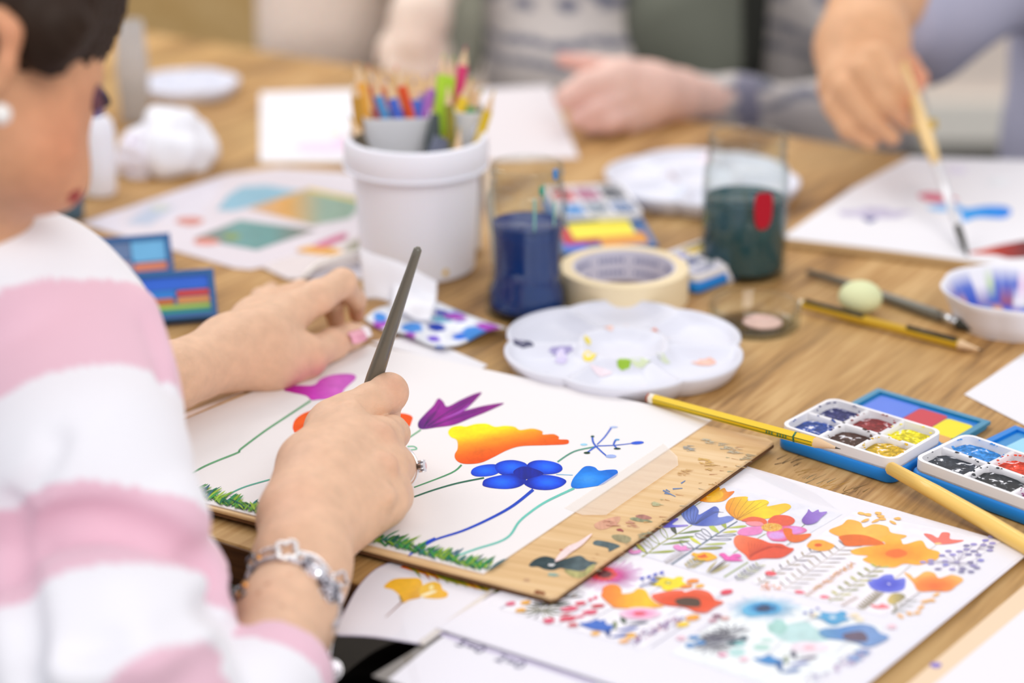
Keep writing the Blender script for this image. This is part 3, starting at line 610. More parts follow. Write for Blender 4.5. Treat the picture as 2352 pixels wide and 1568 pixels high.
A.blob([(1430, 640), (1480, 600), (1620, 590), (1720, 570), (1850, 555), (1960, 580), (2020, 640), (2110, 680), (2020, 740), (1900, 775), (1800, 740), (1660, 710), (1500, 690)], grad(*T(1440, 640), *T(2100, 680), '6aa0cc', '5a8cc8', '7a9cd0', '6f96cc')); A.blob([(1660, 660), (1740, 635), (1850, 630), (1900, 680), (1890, 725), (1780, 725), (1690, 705)], '6a5c70'); A.done('printed_blue_poppy', PRINT, s1)
A.blob([(1390, 490), (1460, 470), (1450, 440), (1540, 450), (1600, 450), (1650, 430), (1700, 450), (1680, 490), (1730, 510), (1650, 540), (1590, 565), (1520, 550), (1460, 510)], '52a4d4'); A.ell(1565, 492, 36, 15, 'c6dcea'); A.done('printed_small_blue_flower', PRINT, s1)
A.blob([(800, 890), (880, 880), (950, 850), (1000, 880), (1090, 910), (1030, 945), (920, 940)], '3f8ccc'); A.leaf(1070, 1020, 1035, 900, 14, '3f6ca4'); A.leaf(1075, 1020, 1250, 990, 8, '6c8cc4'); A.leaf(1120, 940, 1110, 860, 10, '8c9a80'); A.leaf(1210, 890, 1170, 815, 12, '5c5c70'); A.leaf(1215, 895, 1420, 870, 6, '8a7e96'); A.leaf(1140, 950, 1340, 925, 6, '8490cc')
A.done('printed_cornflower_sprig', PRINT, s1)
for cx, cy, n, R in ((450, 690, 9, 190), (520, 715, 9, 230), (400, 765, 12, 200), (585, 630, 7, 190)):
    for i in range(n):
        a = PI * (.9 + 1.2 * i / n) if n != 12 else 2 * PI * i / n; A.leaf(cx, cy, cx + R * math.cos(a), cy + R * .42 * math.sin(a), 2.5, random.choice(['3c3a52', '5a5a74', '7a7a86', '4a4458']))
for x, y in ((230, 685), (190, 760), (290, 735)): A.ell(x, y, 52, 20, '4a8cc8', wob=.12)
for x, y in ((1850, 825), (1770, 885)): A.ell(x, y, 70, 27, '7aa8d8', wob=.12)
for x, y, c in ((500, 850, 'ee9cbc'), (710, 895, 'f0c0d0'), (100, 690, 'eec0d0'), (2135, 578, 'f4cdd8'), (450, 475, '9a6a80'), (410, 520, 'd8a8b4'), (530, 500, 'dcb0ac'), (1380, 470, 'f0e4c8'), (1780, 470, 'f8e8c8'), (1820, 510, 'f8ecd0')): A.ell(x, y, 46, 18, c, wob=.12)
A.leaf(750, 685, 680, 690, 9, '3c5a6a'); A.leaf(640, 745, 560, 735, 7, '2c4c60')
for i in range(80):
    t = random.random(); x = 1880 - 520 * t + random.uniform(-60, 60); y = 830 + 260 * t + random.uniform(-40, 40); A.ell(x, y, random.uniform(6, 18), random.uniform(4, 8), random.choice(['a89cc8', 'c4b4d8', '8a80b0', 'd8b8d0']), n=7)
for x, y, w in ((1300, 445, 20), (1360, 430, 16), (1420, 405, 16), (1360, 465, 14)): A.ell(x, y, w, 9, '5a64c0')
for a, b in (((1070, 735), (930, 860)), ((1710, 735), (1600, 810)), ((440, 500), (250, 640)), ((450, 830), (380, 770)), ((1400, 500), (1290, 530))): A.line([a, b], 1.2, '9a94a8')
A.done('printed_blue_sprigs', PRINT, s1, kind='stuff')

# ================================================================== drawing board and painting
ZB = .0076
bd = thing('drawing_board', W(1000, 1180, .003), 'paint stained plywood drawing board under the flower painting', 'board')
BW = wood('drawing_board_plywood', 'cfa874', 'deba88', 'e9cba0', PI / 2 - GA + 1.35, .8, .6)
nr = [(1240, 1364), (1262, 1371), (1280, 1368), (1300, 1353)]
def bq(pts): return [tuple(W(x, y, ZB))[:2] for x, y in pts]
bpts = bq([(150, 1079)] + nr + [(1778, 1014), (1764, 1006), (798, 800), (775, 806)])
V, Fc = prism(bpts, .0052, ZB, .0006); obj('panel', V, Fc, BW, bd, smooth=False)
V, Fc = prism(bpts, .0034, .0052); obj('lower_ply', V, Fc, mat('dark_ply_core', '6e4c30', .7, var=.5, vscale=90), bd, smooth=False)
A = Art(ZB + .0001, (1000, 880, 3.136))
DK = radg(1260, 1290, 70, 30, '33474c', '2d4146', '55666a')
A.blob([(675, 1305), (720, 1265), (790, 1245), (860, 1262), (870, 1285), (940, 1262), (1040, 1240), (1100, 1275), (1170, 1290), (1110, 1330), (1040, 1352), (950, 1340), (900, 1330), (850, 1345), (790, 1340), (740, 1320), (690, 1320)], DK, jit=.25)
A.blob([(1140, 1160), (1160, 1130), (1260, 1145), (1330, 1170), (1300, 1190), (1250, 1212), (1240, 1185)], '55666a', jit=.3)
A.blob([(1270, 1095), (1350, 1090), (1410, 1115), (1380, 1150), (1300, 1130)], 'a39a76', jit=.3); A.blob([(930, 1340), (1060, 1355), (1100, 1325), (1150, 1300), (1130, 1350), (1060, 1400), (980, 1390)], 'b0aa70', jit=.3)
A.blob([(1150, 1010), (1250, 970), (1330, 960), (1310, 1010), (1220, 1050), (1160, 1045)], 'd8a488', jit=.15); A.blob([(1400, 975), (1440, 965), (1540, 985), (1560, 1000), (1460, 995)], '8f9474', jit=.3); A.blob([(1440, 955), (1500, 945), (1560, 970), (1500, 980)], 'b07c70', jit=.3); A.ell(1330, 1055, 30, 10, '9c4c50', 10, wob=.4)
A.ell(840, 1378, 40, 12, '8fb0a4', 0, wob=.4); A.ell(905, 1200, 12, 5, 'c8402c', wob=.3); A.ell(755, 1505, 48, 14, '8a4a20', 12, wob=.3); A.ell(660, 1415, 25, 14, 'c39c78', wob=.3)
for x0, y0, x1, y1 in ((1640, 770, 1730, 815), (1650, 790, 1700, 800), (1660, 765, 1690, 780), (1710, 760, 1780, 755), (1770, 720, 1800, 700)): A.line([(x0, y0), (x1, y1)], 4, '6f86b0', 2)
for i in range(46):
    t = random.random(); x = 1000 + 1300 * t + random.uniform(-110, 60); y = 1450 - 1040 * t * .93 + random.uniform(-60, 110)
    A.line([(x, y), (x + random.uniform(20, 70), y + random.uniform(-4, 14))], random.uniform(1, 3), random.choice(['a8ac8c', 'c0a070', 'cc9c74', 'd4a868', 'b0a890', 'caa070']), .5)
for x, y, c in ((2080, 450, 'bdb49c'), (1940, 560, 'dab268'), (1980, 600, 'd4ae70'), (1820, 465, 'a6a49c'), (2150, 480, 'c0b49a'), (1600, 855, 'b8b890'), (2240, 530, 'b0a284'), (1960, 420, 'c0b8a0'), (1420, 1010, 'cc9880'), (1250, 1000, 'd09c84'), (1500, 1090, '8c9078'), (1780, 640, 'd2ac74')):
    for q in range(12): xx = x + random.uniform(-50, 30); yy = y + random.uniform(-22, 22); A.line([(xx, yy), (xx + random.uniform(20, 60), yy + random.uniform(0, 9))], random.uniform(1.2, 4), c, .6)
A.done('paint_stains', PAINT, bd, kind='stuff')
A.blob([(860, 1280), (900, 1220), (960, 1170), (1030, 1140), (1130, 1080), (1060, 1160), (980, 1215), (930, 1255), (890, 1275)], 'f4dcdc'); A.ell(835, 1308, 26, 9, 'dfe0e0', wob=.2)
A.done('white_paint_smear', PAINT, bd)

pt = thing('flower_painting', W(1000, 1100, ZB), 'white watercolour paper with painted flowers on thin stems, taped to the board', 'painting')
ZT = ZB + .0009
gsheet('paper', [(152, 1073), (1110, 1316), (1640, 960), (848, 791)], ZB + .00015, ZT, PAPER, pt)
ZA = (400, 780, 2.613); ZC = (1000, 880, 3.136)
A = Art(ZT + .0001, ZA); T = A.at
A.line([(820, 365), (660, 470), (540, 550), (400, 655), (385, 675), (260, 725), (170, 765), (65, 825)], 5.2, '6aa87a', 4.8); A.line([(575, 838), (430, 880), (340, 920), (280, 955)], 3.9, '5fae98')
A.line([(1480, 540), (1390, 600)], 4.2, '7cb48a'); A.line([(1400, 640), (1440, 640), (1455, 655), (1420, 660)], 3.5, '7cc09c'); A.line([(1725, 750), (1660, 800), (1440, 885)], 4.5, '4f9a6a', 3.2); A.line([(1860, 828), (1700, 860), (1560, 900), (1440, 942)], 4.5, '2c6c54', 4.2)
A.fr = ZC
A.line([(705, 765), (560, 880), (400, 970), (200, 1060), (0, 1125), (-110, 1190), (-180, 1230)], 8.0, '1746c4', 4.8); A.line([(0, 1115), (-120, 1170), (-190, 1240)], 7.0, '1a4ad0', 3.2)
A.line([(1000, 755), (800, 850), (680, 930), (600, 1000), (540, 1090), (460, 1140), (300, 1190), (160, 1240)], 6.3, '6cc8b8', 5.1)
A.line([(880, 565), (1000, 490), (1160, 455)], 4.2, '5a9a84'); A.line([(870, 655), (990, 660)], 2.4, '9cc4e4')
A.done('stems', PAINT, pt, kind='stuff')
A = Art(ZT + .00012, ZC)
for P, w in (([(1270, 315), (1220, 385), (1165, 440)], 2.6), ([(1130, 380), (1140, 430), (1185, 480), (1230, 520)], 3), ([(1165, 450), (1300, 445), (1430, 430)], 2), ([(1160, 450), (1090, 500)], 3), ([(1300, 405), (1285, 440), (1310, 468)], 3)): A.line(P, w * 1.6, '3f66cc', w * 1.2)
A.ell(1455, 428, 48, 12, '2c5ad4', -4); A.ell(1285, 315, 30, 7, 'b0c4ec'); A.ell(1265, 525, 40, 13, 'a3b8ec'); A.ell(1070, 440, 26, 8, '9cd4ee'); A.ell(1092, 500, 24, 8, '0e3a22'); A.ell(1310, 470, 26, 7, '123c30'); A.ell(1132, 382, 14, 7, '1a5040'); A.ell(1310, 405, 18, 6, '4a9cdc')
A.done('blue_sprig', PAINT, pt)
A = Art(ZT + .00012, ZA); T = A.at
A.blob([(660, 300), (720, 275), (810, 275), (850, 265), (880, 235), (950, 210), (1040, 203), (1085, 212), (1088, 235), (1050, 270), (1020, 300), (1000, 335), (960, 355), (870, 358), (825, 362), (790, 335), (700, 315)], grad(*T(700, 330), *T(1080, 220), 'c01c9c', 'd03cc0', 'd868cc', 'cc5cc4'))
A.done('magenta_flower', PAINT, pt)
A.blob([(712, 520), (730, 475), (790, 435), (880, 418), (1000, 425), (1150, 440), (1300, 440), (1380, 442), (1428, 460), (1425, 490), (1400, 528), (1300, 540), (1100, 560), (900, 570), (740, 560), (718, 545)], radg(*T(1000, 480), 150, 30, 'f08010', 'f06010', 'f25200')); A.done('orange_flower', PAINT, pt)
A.blob([(1465, 495), (1510, 440), (1555, 395), (1585, 352), (1615, 370), (1640, 400), (1720, 360), (1800, 325), (1845, 316), (1820, 350), (1760, 410), (1740, 425), (1860, 395), (1980, 380), (1880, 430), (1780, 470), (1680, 510), (1580, 525), (1480, 535)], grad(*T(1480, 530), *T(1850, 350), '5a1478', '9a1c94', '7c1484', '8a1c84'))
for a, b, c in (((1500, 520), (1560, 450), (1600, 380)), ((1520, 520), (1650, 430), (1830, 325)), ((1540, 522), (1680, 470), (1880, 405)), ((1500, 525), (1530, 470), (1570, 430))): A.line([a, b, c], 3, '38185c', 1)
A.line([(1600, 480), (1720, 430), (1780, 380)], 5, 'b050c0', 'leaf'); A.done('purple_flower', PAINT, pt)
A = Art(ZT + .00012, ZC); T = A.at
A.blob([(92, 350), (120, 315), (180, 305), (220, 310), (290, 292), (370, 290), (430, 312), (500, 305), (570, 312), (610, 335), (700, 325), (770, 345), (775, 368), (850, 365), (890, 385), (890, 402), (950, 405), (962, 420), (940, 438), (800, 445), (620, 452), (520, 480), (420, 530), (330, 570), (240, 580), (180, 572), (145, 545), (140, 510), (160, 470), (155, 410), (110, 385)], grad(*T(250, 300), *T(300, 560), 'fdee00', 'fbe70a', 'f89a18', 'f26a10', 'ee5200'), grid=5)
A.done('yellow_orange_flower', PAINT, pt)
for P, c in (([(258, 650), (270, 615), (330, 590), (420, 582), (470, 600), (460, 640), (400, 665), (300, 670)], (360, 628)), ([(430, 590), (480, 560), (560, 552), (640, 570), (665, 600), (640, 650), (520, 665), (450, 640)], (550, 605)),
             ([(340, 720), (360, 690), (450, 665), (560, 650), (640, 670), (650, 710), (600, 745), (520, 760), (420, 755), (350, 740)], (480, 712)), ([(660, 590), (700, 560), (770, 553), (850, 565), (905, 590), (912, 625), (860, 650), (760, 655), (680, 640)], (800, 600)),
             ([(640, 715), (690, 675), (760, 658), (850, 665), (920, 685), (943, 710), (900, 745), (820, 767), (720, 762), (660, 740)], (810, 710))):
    cx, cy = T(*c); A.blob(P, radg(cx, cy, 44, 20, '1f74ff', '1462f6', '0a48e0', '0826a8'))
A.blob([(560, 640), (620, 600), (700, 610), (780, 650), (700, 680), (620, 690)], '0a1f9c', jit=.3); A.done('dark_blue_flower', PAINT, pt)
A.blob([(978, 740), (990, 690), (1030, 640), (1070, 602), (1110, 595), (1150, 605), (1180, 628), (1240, 622), (1300, 622), (1314, 640), (1305, 665), (1250, 700), (1200, 730), (1120, 745), (1020, 757)], radg(*T(1100, 690), 60, 28, '3f9cf0', '1a86ec', '0e6cd8')); A.done('light_blue_flower', PAINT, pt)
A = Art(ZT + .00011, (0, 0, 1))
def gy(x): return 1034.2 + .253 * x
GR = ['1c6a44', '2c8a54', '3f9a4a', '7cb03c', '9cc040', '1a5c50', '2f7f70', '4c8c3a', '3c6c7c', '86b02c']
for i in range(420):
    x = random.uniform(395, 1126); b = gy(x) - random.uniform(3, 12); h = random.uniform(10, 30); s = random.choice([-1, 1, 1]) * random.uniform(.5, 1.6)
    A.line([(x, b), (x + s * h * .5, b - h * .55), (x + s * h * 1.1, b - h)], random.uniform(3.2, 6.5), random.choice(GR), 'leaf')
A.done('painted_grass', PAINT, pt, kind='stuff')
# masking tape strip holding the paper down
tpz = ZT + .0003
V, Fc = prism([tuple(W(x, y, tpz))[:2] for x, y in ((1296, 1166), (1338, 1182), (1392, 1182), (1558, 1068), (1556, 1048), (1524, 1018))], tpz - .0001, tpz + .0001)
obj('tape_strip', V, Fc, mat('masking_tape_strip', 'faf3ea', .7, Alpha=.24, bump=.2, bscale=300), None, smooth=False, label='translucent strip of masking tape on the right edge of the flower painting', cat='tape')

# ================================================================== things on the table
WPL = mat('white_plastic', 'f3f3fc', .35, Subsurface_Weight=.05, Subsurface_Scale=.004)
def glassmat(name, tint, edge):
    m = bpy.data.materials.new(name); m.use_nodes = True; nt = m.node_tree; nt.nodes.remove(nt.nodes['Principled BSDF']); N = nt.nodes.new; L = nt.links.new
    lw = N('ShaderNodeLayerWeight'); lw.inputs[0].default_value = .35; fr = N('ShaderNodeMath'); fr.operation = 'MULTIPLY_ADD'; fr.inputs[1].default_value = .45; fr.inputs[2].default_value = .035
    mx = N('ShaderNodeMix'); mx.data_type = 'RGBA'; mx.inputs[6].default_value = (*lin(tint), 1); mx.inputs[7].default_value = (*lin(edge), 1); pw = N('ShaderNodeMath'); pw.operation = 'POWER'; pw.inputs[1].default_value = 3
    L(lw.outputs['Facing'], pw.inputs[0]); L(pw.outputs[0], mx.inputs[0]); tr = N('ShaderNodeBsdfTransparent'); L(mx.outputs[2], tr.inputs[0]); gl = N('ShaderNodeBsdfGlossy'); gl.inputs['Roughness'].default_value = .03
    ms = N('ShaderNodeMixShader'); L(pw.outputs[0], fr.inputs[0]); L(fr.outputs[0], ms.inputs[0]); L(tr.outputs[0], ms.inputs[1]); L(gl.outputs[0], ms.inputs[2]); L(ms.outputs[0], nt.nodes['Material Output'].inputs[0]); return m
GLASS = glassmat('clear_glass', 'fafcfb', '98a4a2')
def pxm(p): return dep(p) / FPX             # metres per picture px at p
def vis(o): return o
def disc_axes(ang=0): return (math.cos(ang), math.sin(ang)), (-math.sin(ang), math.cos(ang))

# ---- white bucket with two cups of pencils
B0 = W(960, 611); k = pxm(B0); hz = zat(B0, 308)
bk = thing('bucket', B0, 'round white plastic bucket with a thick rim, holding cups of coloured pencils', 'bucket')
r0, r1 = 131 * k, 143 * k; RR = 163 * k
prof = [(0, 0), (r0 - .002, 0), (r0, .002), (r1, hz * .80), (r1 + .0005, hz - .026), (RR - .002, hz - .025), (RR, hz - .022), (RR + .0004, hz - .006), (RR - .0015, hz - .001), (RR - .004, hz), (RR - .006, hz - .002), (r1 - .002, hz - .01), (r0 - .002, .003), (0, .003)]
V, Fc = lathe(B0, prof, 72); obj('shell', V, Fc, WPL, bk, auto=35)
V, Fc = lathe(B0, [(RR - .0005, hz - .025), (RR + .0009, hz - .0245), (RR + .0009, hz - .0225), (RR - .0005, hz - .022)], 72, closed=True); obj('rim_ridge', V, Fc, WPL, bk)
def cup(pxs, ytop, ybot, w, d, lab, dd=0.0):
    c = Vector(D(pxs, ytop, dep(B0) + dd)); base_y = c.y; top = c.z - TZ
    base = Vector((c.x, base_y, TZ + .004)); h = c.z - base.z
    V, Fc = [], []
    def ring(ww, z, inset):
        return [tuple((p[0], p[1], base.z + z)) for p in rrect(base, (.995, .08), (-.08, .995), ww * w - inset, ww * d - inset, .006, 4)]
    R = [ring(.72, 0, .001), ring(.8, h * .3, 0), ring(1, h, 0), ring(1, h + .0006, .0012), ring(.98, h, .0028), ring(.78, h * .3, .0028), ring(.7, .002, .003)]
    n = len(R[0])
    for r_ in R: V += r_
    for q in range(len(R) - 1):
        for i in range(n): j = (i + 1) % n; Fc.append((q * n + i, q * n + j, (q + 1) * n + j, (q + 1) * n + i))
    Fc.append(tuple(range(n))[::-1]); Fc.append(tuple(range((len(R) - 1) * n, len(R) * n)))
    t = thing('cup', base, lab, 'cup', None); obj('shell', V, Fc, mat('grey_white_plastic', 'd9dadd', .3), t, auto=40)
    # vertical front notch label area
    return base, h
cL = cup(912, 262, 340, 158 * k, .034, 'square pale plastic pencil cup standing in the left of the bucket', -.012)
cR = cup(1078, 250, 340, 70 * k, .03, 'narrow pale plastic pencil cup standing in the right of the bucket', -.006)

def pencil(a, b, dia, colh, lab, name='coloured_pencil', tipc=None, hexa=True, ring=None, tail=None, group=None, woodl=.018, tipl=.22, cat='pencil'):
    # a: tip, b: tail
    a, b = Vector(a), Vector(b); d = (b - a).normalized(); L = (b - a).length; r = dia / 2; n = 6 if hexa else 14
    t = thing(name, b if b.z < a.z else (a + b) / 2, lab, cat, group)
    V, Fc = tube([a + d * woodl, a + d * (L - .001), b], [r, r, r * .92], n); obj('barrel', V, Fc, mat('lacquer_' + colh, colh, .45, Specular_IOR_Level=.3), t, auto=30)
    V, Fc = tube([a + d * woodl * tipl, a + d * (woodl + .0004)], [r * tipl, r * .97], 12); obj('sharpened_wood', V, Fc, mat('pencil_wood', 'e2c19a', .7), t, auto=60)
    V, Fc = tube([a, a + d * woodl * tipl * .5, a + d * woodl * tipl * 1.02], [r * .04, r * tipl * .55, r * tipl], 10); obj('lead', V, Fc, mat('lead_' + (tipc or colh), tipc or colh, .5), t)
    return t, d, r, L
def bpencil(px, py, bx, by, col, dia, lab, dd=0.0, woodl=.017):
    # tip at (px,py); leans over the point (bx,by) of the cup mouth
    a = D(px, py, dep(B0) + dd); m = D(bx, by, dep(B0) + dd * .7); e = (m - a).normalized(); L = min(.165, (a.z - TZ - .006) / max(.2, -e.z)); b = a + e * L
    return pencil(a, b, dia, col, lab, woodl=woodl, group=None)
for args in ((812, 172, 822, 262, 'c9973e', .0075, 'ochre coloured pencil at the far left of the bucket', -.03), (818, 140, 838, 262, 'f0b04a', .0085, 'thick orange-yellow coloured pencil in the left cup', -.022), (846, 148, 870, 262, 'dc5c4c', .0072, 'red coloured pencil beside the orange-yellow one in the left cup', -.01),
             (852, 172, 882, 262, '5a9cd4', .007, 'light blue coloured pencil in the left cup', -.018), (862, 158, 905, 262, 'e28a5c', .007, 'salmon coloured pencil leaning behind the light blue one', .012), (886, 178, 912, 262, '4c6cd0', .0078, 'royal blue coloured pencil in the middle of the left cup', -.016),
             (908, 150, 940, 262, 'e2562c', .0078, 'vermilion coloured pencil leaning in the left cup', -.008), (950, 182, 957, 262, '5480e0', .0085, 'sky blue coloured pencil at the right of the left cup', .006), (975, 170, 962, 262, '9a86d8', .007, 'pale lilac coloured pencil behind the sky blue one', .014), (1006, 158, 978, 262, 'b472c8', .0072, 'violet coloured pencil leaning left between the cups', .0),
             (1020, 122, 1008, 262, 'b4de3c', .0075, 'lime green coloured pencil, tall and left of its twin', -.004), (1041, 128, 1024, 262, 'b8e040', .0075, 'lime green coloured pencil, right of its twin', .004), (1070, 104, 1046, 262, 'd83c74', .0078, 'crimson pink coloured pencil, tallest in the bucket', .01),
             (1084, 178, 1052, 262, 'f2cc38', .0082, 'bright yellow coloured pencil in the right cup', -.006), (1108, 205, 1078, 262, '5cae62', .0078, 'green coloured pencil in the right cup', .008), (1090, 198, 1098, 262, 'ecd9c0', .007, 'natural wood coloured pencil behind the green one', .016)):
    bpencil(*args[:5], args[5] * 1.14, args[6], dd=args[7])
# pencils and brushes standing outside the cups, inside the bucket
def stick(px, py, bx, by, dd, dia, col, lab, name='coloured_pencil', L=.12, cat='pencil'):
    a = D(px, py, dep(B0) + dd); m = D(bx, by, dep(B0) + dd); e = (m - a).normalized(); L = min(L, (a.z - TZ - .006) / max(.2, -e.z)); return pencil(a, a + e * L, dia, col, lab, name)
stick(1136, 205, 1092, 345, -.03, .0078, 'dcb828', 'yellow pencil leaning out over the right rim of the bucket')
stick(1056, 290, 1050, 345, -.038, .0075, 'e8bc30', 'short yellow pencil in front of the right cup')
stick(1028, 188, 1036, 345, -.03, .0065, '8c8430', 'olive green coloured pencil in front of the right cup')
stick(800, 262, 842, 350, -.036, .009, '5c5240', 'dark brown pencil lying against the left rim of the bucket')
sc_ = thing('craft_knife', B0 + Vector((.012, -.03, .004)), 'dark grey craft handle with pale specks between the two cups', 'tool')
a = D(1000, 262, dep(B0) - .032); b = D(992, 352, dep(B0) - .034); e = (b - a).normalized(); V, Fc = tube([a, a + e * .02, a + e * .06, a + e * .11], [.004, .0075, .009, .008], 12, sq=.6); obj('handle', V, Fc, mat('grey_rubber', '4a5254', .6, var=.5, vscale=300), sc_)
V, Fc = tube([D(1014, 318, dep(B0) - .04), D(1006, 352, dep(B0) - .042), D(1004, 356, dep(B0) - .042) + Vector((0, 0, -.03))], [.008, .011, .01], 12, sq=.5); obj('sleeve', V, Fc, mat('speckled_grip', '6b7084', .6, var=.9, vscale=420), sc_)

# ---- glass jars with paint water
def jar(px, ybase, rows, water_y, wcol, lab, sc=1.0):
    b = W(px, ybase); k = pxm(b); t = thing('glass_jar', b, lab, 'jar')
    out = [(r * k, max(0.0, zat(b, y))) for r, y in rows]; th = .0022
    inn = [(max(.001, r - th), max(z, .005)) for r, z in out]
    top = [(out[-1][0] + .0006, out[-1][1] - .002), (out[-1][0] - .0002, out[-1][1] + .0008), (inn[-1][0], out[-1][1])]
    prof = [(0, 0)] + out[:-1] + top + inn[::-1][1:] + [(0, .005)]
    V, Fc = lathe(b, prof, 64); obj('glass', V, Fc, GLASS, t)
    wz_ = zat(b, water_y); wl = [(r - .0004, z) for r, z in inn if z < wz_]; rr = np.interp(wz_, [z for r, z in inn], [r for r, z in inn]) - .0004
    prof = [(0, .0052)] + [(r, max(z, .0052)) for r, z in wl] + [(rr, wz_), (rr - .001, wz_ - .0008), (0, wz_ - .0009)]
    V, Fc = lathe(b, prof, 64); obj('paint_water', V, Fc, wcol, t)
    return t, b, k, out
W1 = mat('navy_paint_water', '143a7c', .12, var=.25, vscale=25, Specular_IOR_Level=.1); W2 = mat('teal_paint_water', '2b525a', .12, var=.2, vscale=25, Specular_IOR_Level=.1)
t, b, k, out = jar(1210, 716, [(84, 716), (93, 712), (95, 690), (91, 662), (82, 640), (80, 600), (82, 540), (88, 500), (92, 470), (91, 448), (84, 432), (81, 424), (84, 419), (81, 413), (81, 400), (84, 395), (81, 388), (81, 378)], 510, W1, 'glass jar with a rounded foot full of dark blue paint water, next to the bucket')
dp = MB()
for px, y0, y1, w, c in ((1272, 372, 395, 12, '3c86c8'), (1240, 405, 425, 9, '3c9c80'), (1226, 430, 505, 7, '7fb4ac'), (1270, 440, 500, 5, '8ac0b0'), (1246, 398, 440, 4, '4aa090')):
    pts = []
    for i in range(7):
        y = y0 + (y1 - y0) * i / 6; z = zat(b, y); r = np.interp(z, [q[1] for q in out], [q[0] for q in out]) + .0006; x = (px - 1210) * k; pts.append(Vector((b.x + x, b.y - math.sqrt(max(0, r * r - x * x)), b.z + z)))
    V, Fc = tube(pts, [w / 2 * k * s for s in (.6, 1, .9, 1, .9, .9, .5)], 8); dp.add(V, Fc, lin(c))
dp.obj('paint_drips', vmat('wet_paint', .25), t, kind='stuff')
t, b, k, out = jar(1705, 622, [(90, 622), (97, 618), (99, 600), (99, 520), (98, 440), (97, 410), (95, 385), (90, 370), (88, 362), (91, 355), (88, 348), (88, 335), (91, 330), (88, 322), (88, 310)], 452, W2, 'large glass jar of murky teal paint water with a red sticker')
def patch(pts, name, m, off=.0007):
    V = []; P = catmull(pts, 3); cx = sum(p[0] for p in P) / len(P); cy = sum(p[1] for p in P) / len(P)
    for x, y in [(cx, cy)] + P:
        z = zat(b, y); r = np.interp(z, [q[1] for q in out], [q[0] for q in out]) + off; X = (x - 1705) * k; V.append((b.x + X, b.y - math.sqrt(max(0, r * r - X * X)), b.z + z))
    n = len(P); obj(name, V, [(0, 1 + i, 1 + (i + 1) % n) for i in range(n)], m, t)
patch([(1717, 420), (1735, 414), (1755, 422), (1756, 470), (1748, 492), (1735, 497), (1722, 490), (1716, 465)], 'red_sticker', mat('red_sticker', 'b40c28', .4))
patch([(1632, 575), (1646, 572), (1662, 586), (1674, 610), (1670, 626), (1650, 624), (1634, 616)], 'paper_scrap', mat('white_scrap', 'f0eef0', .6))

# ---- roll of masking tape
b = W(1432, 684); k = pxm(b); hz = zat(b, 611); t = thing('masking_tape_roll', b, 'cream roll of masking tape with a printed white core', 'tape')
Ro, Ri = 148 * k, 118 * k
V, Fc = lathe(b, [(Ri, 0), (Ro - .0006, 0), (Ro, .0006), (Ro, hz - .0006), (Ro - .0006, hz), (Ri, hz)], 72, closed=True); obj('tape', V, Fc, mat('masking_tape_cream', 'efdcb6', .75, var=.05, vscale=40), t, auto=40)
V, Fc = lathe(b, [(Ri - .0012, .0003), (Ri - .0001, .0003), (Ri - .0001, hz - .0003), (Ri - .0012, hz - .0003)], 72, closed=True); obj('core', V, Fc, mat('tape_core_card', 'dcdcee', .6), t, auto=40)
g = MB()
for row, z0 in ((0, .68), (1, .28)):
    for i in range(66):
        if i % 8 in (6, 7): continue
        a0 = 2 * PI * i / 66; a1 = a0 + .055; r = Ri - .00135; z1 = hz * z0 - .0022 * random.uniform(.8, 1); z2 = hz * z0 + .0022 * random.uniform(.8, 1)
        g.add([(b.x + r * math.cos(a0), b.y + r * math.sin(a0), b.z + z1), (b.x + r * math.cos(a1), b.y + r * math.sin(a1), b.z + z1), (b.x + r * math.cos(a1), b.y + r * math.sin(a1), b.z + z2), (b.x + r * math.cos(a0), b.y + r * math.sin(a0), b.z + z2)], [(0, 1, 2, 3)])
g.obj('core_print', mat('core_print_blue', '8088b4', .6), t, kind='stuff')

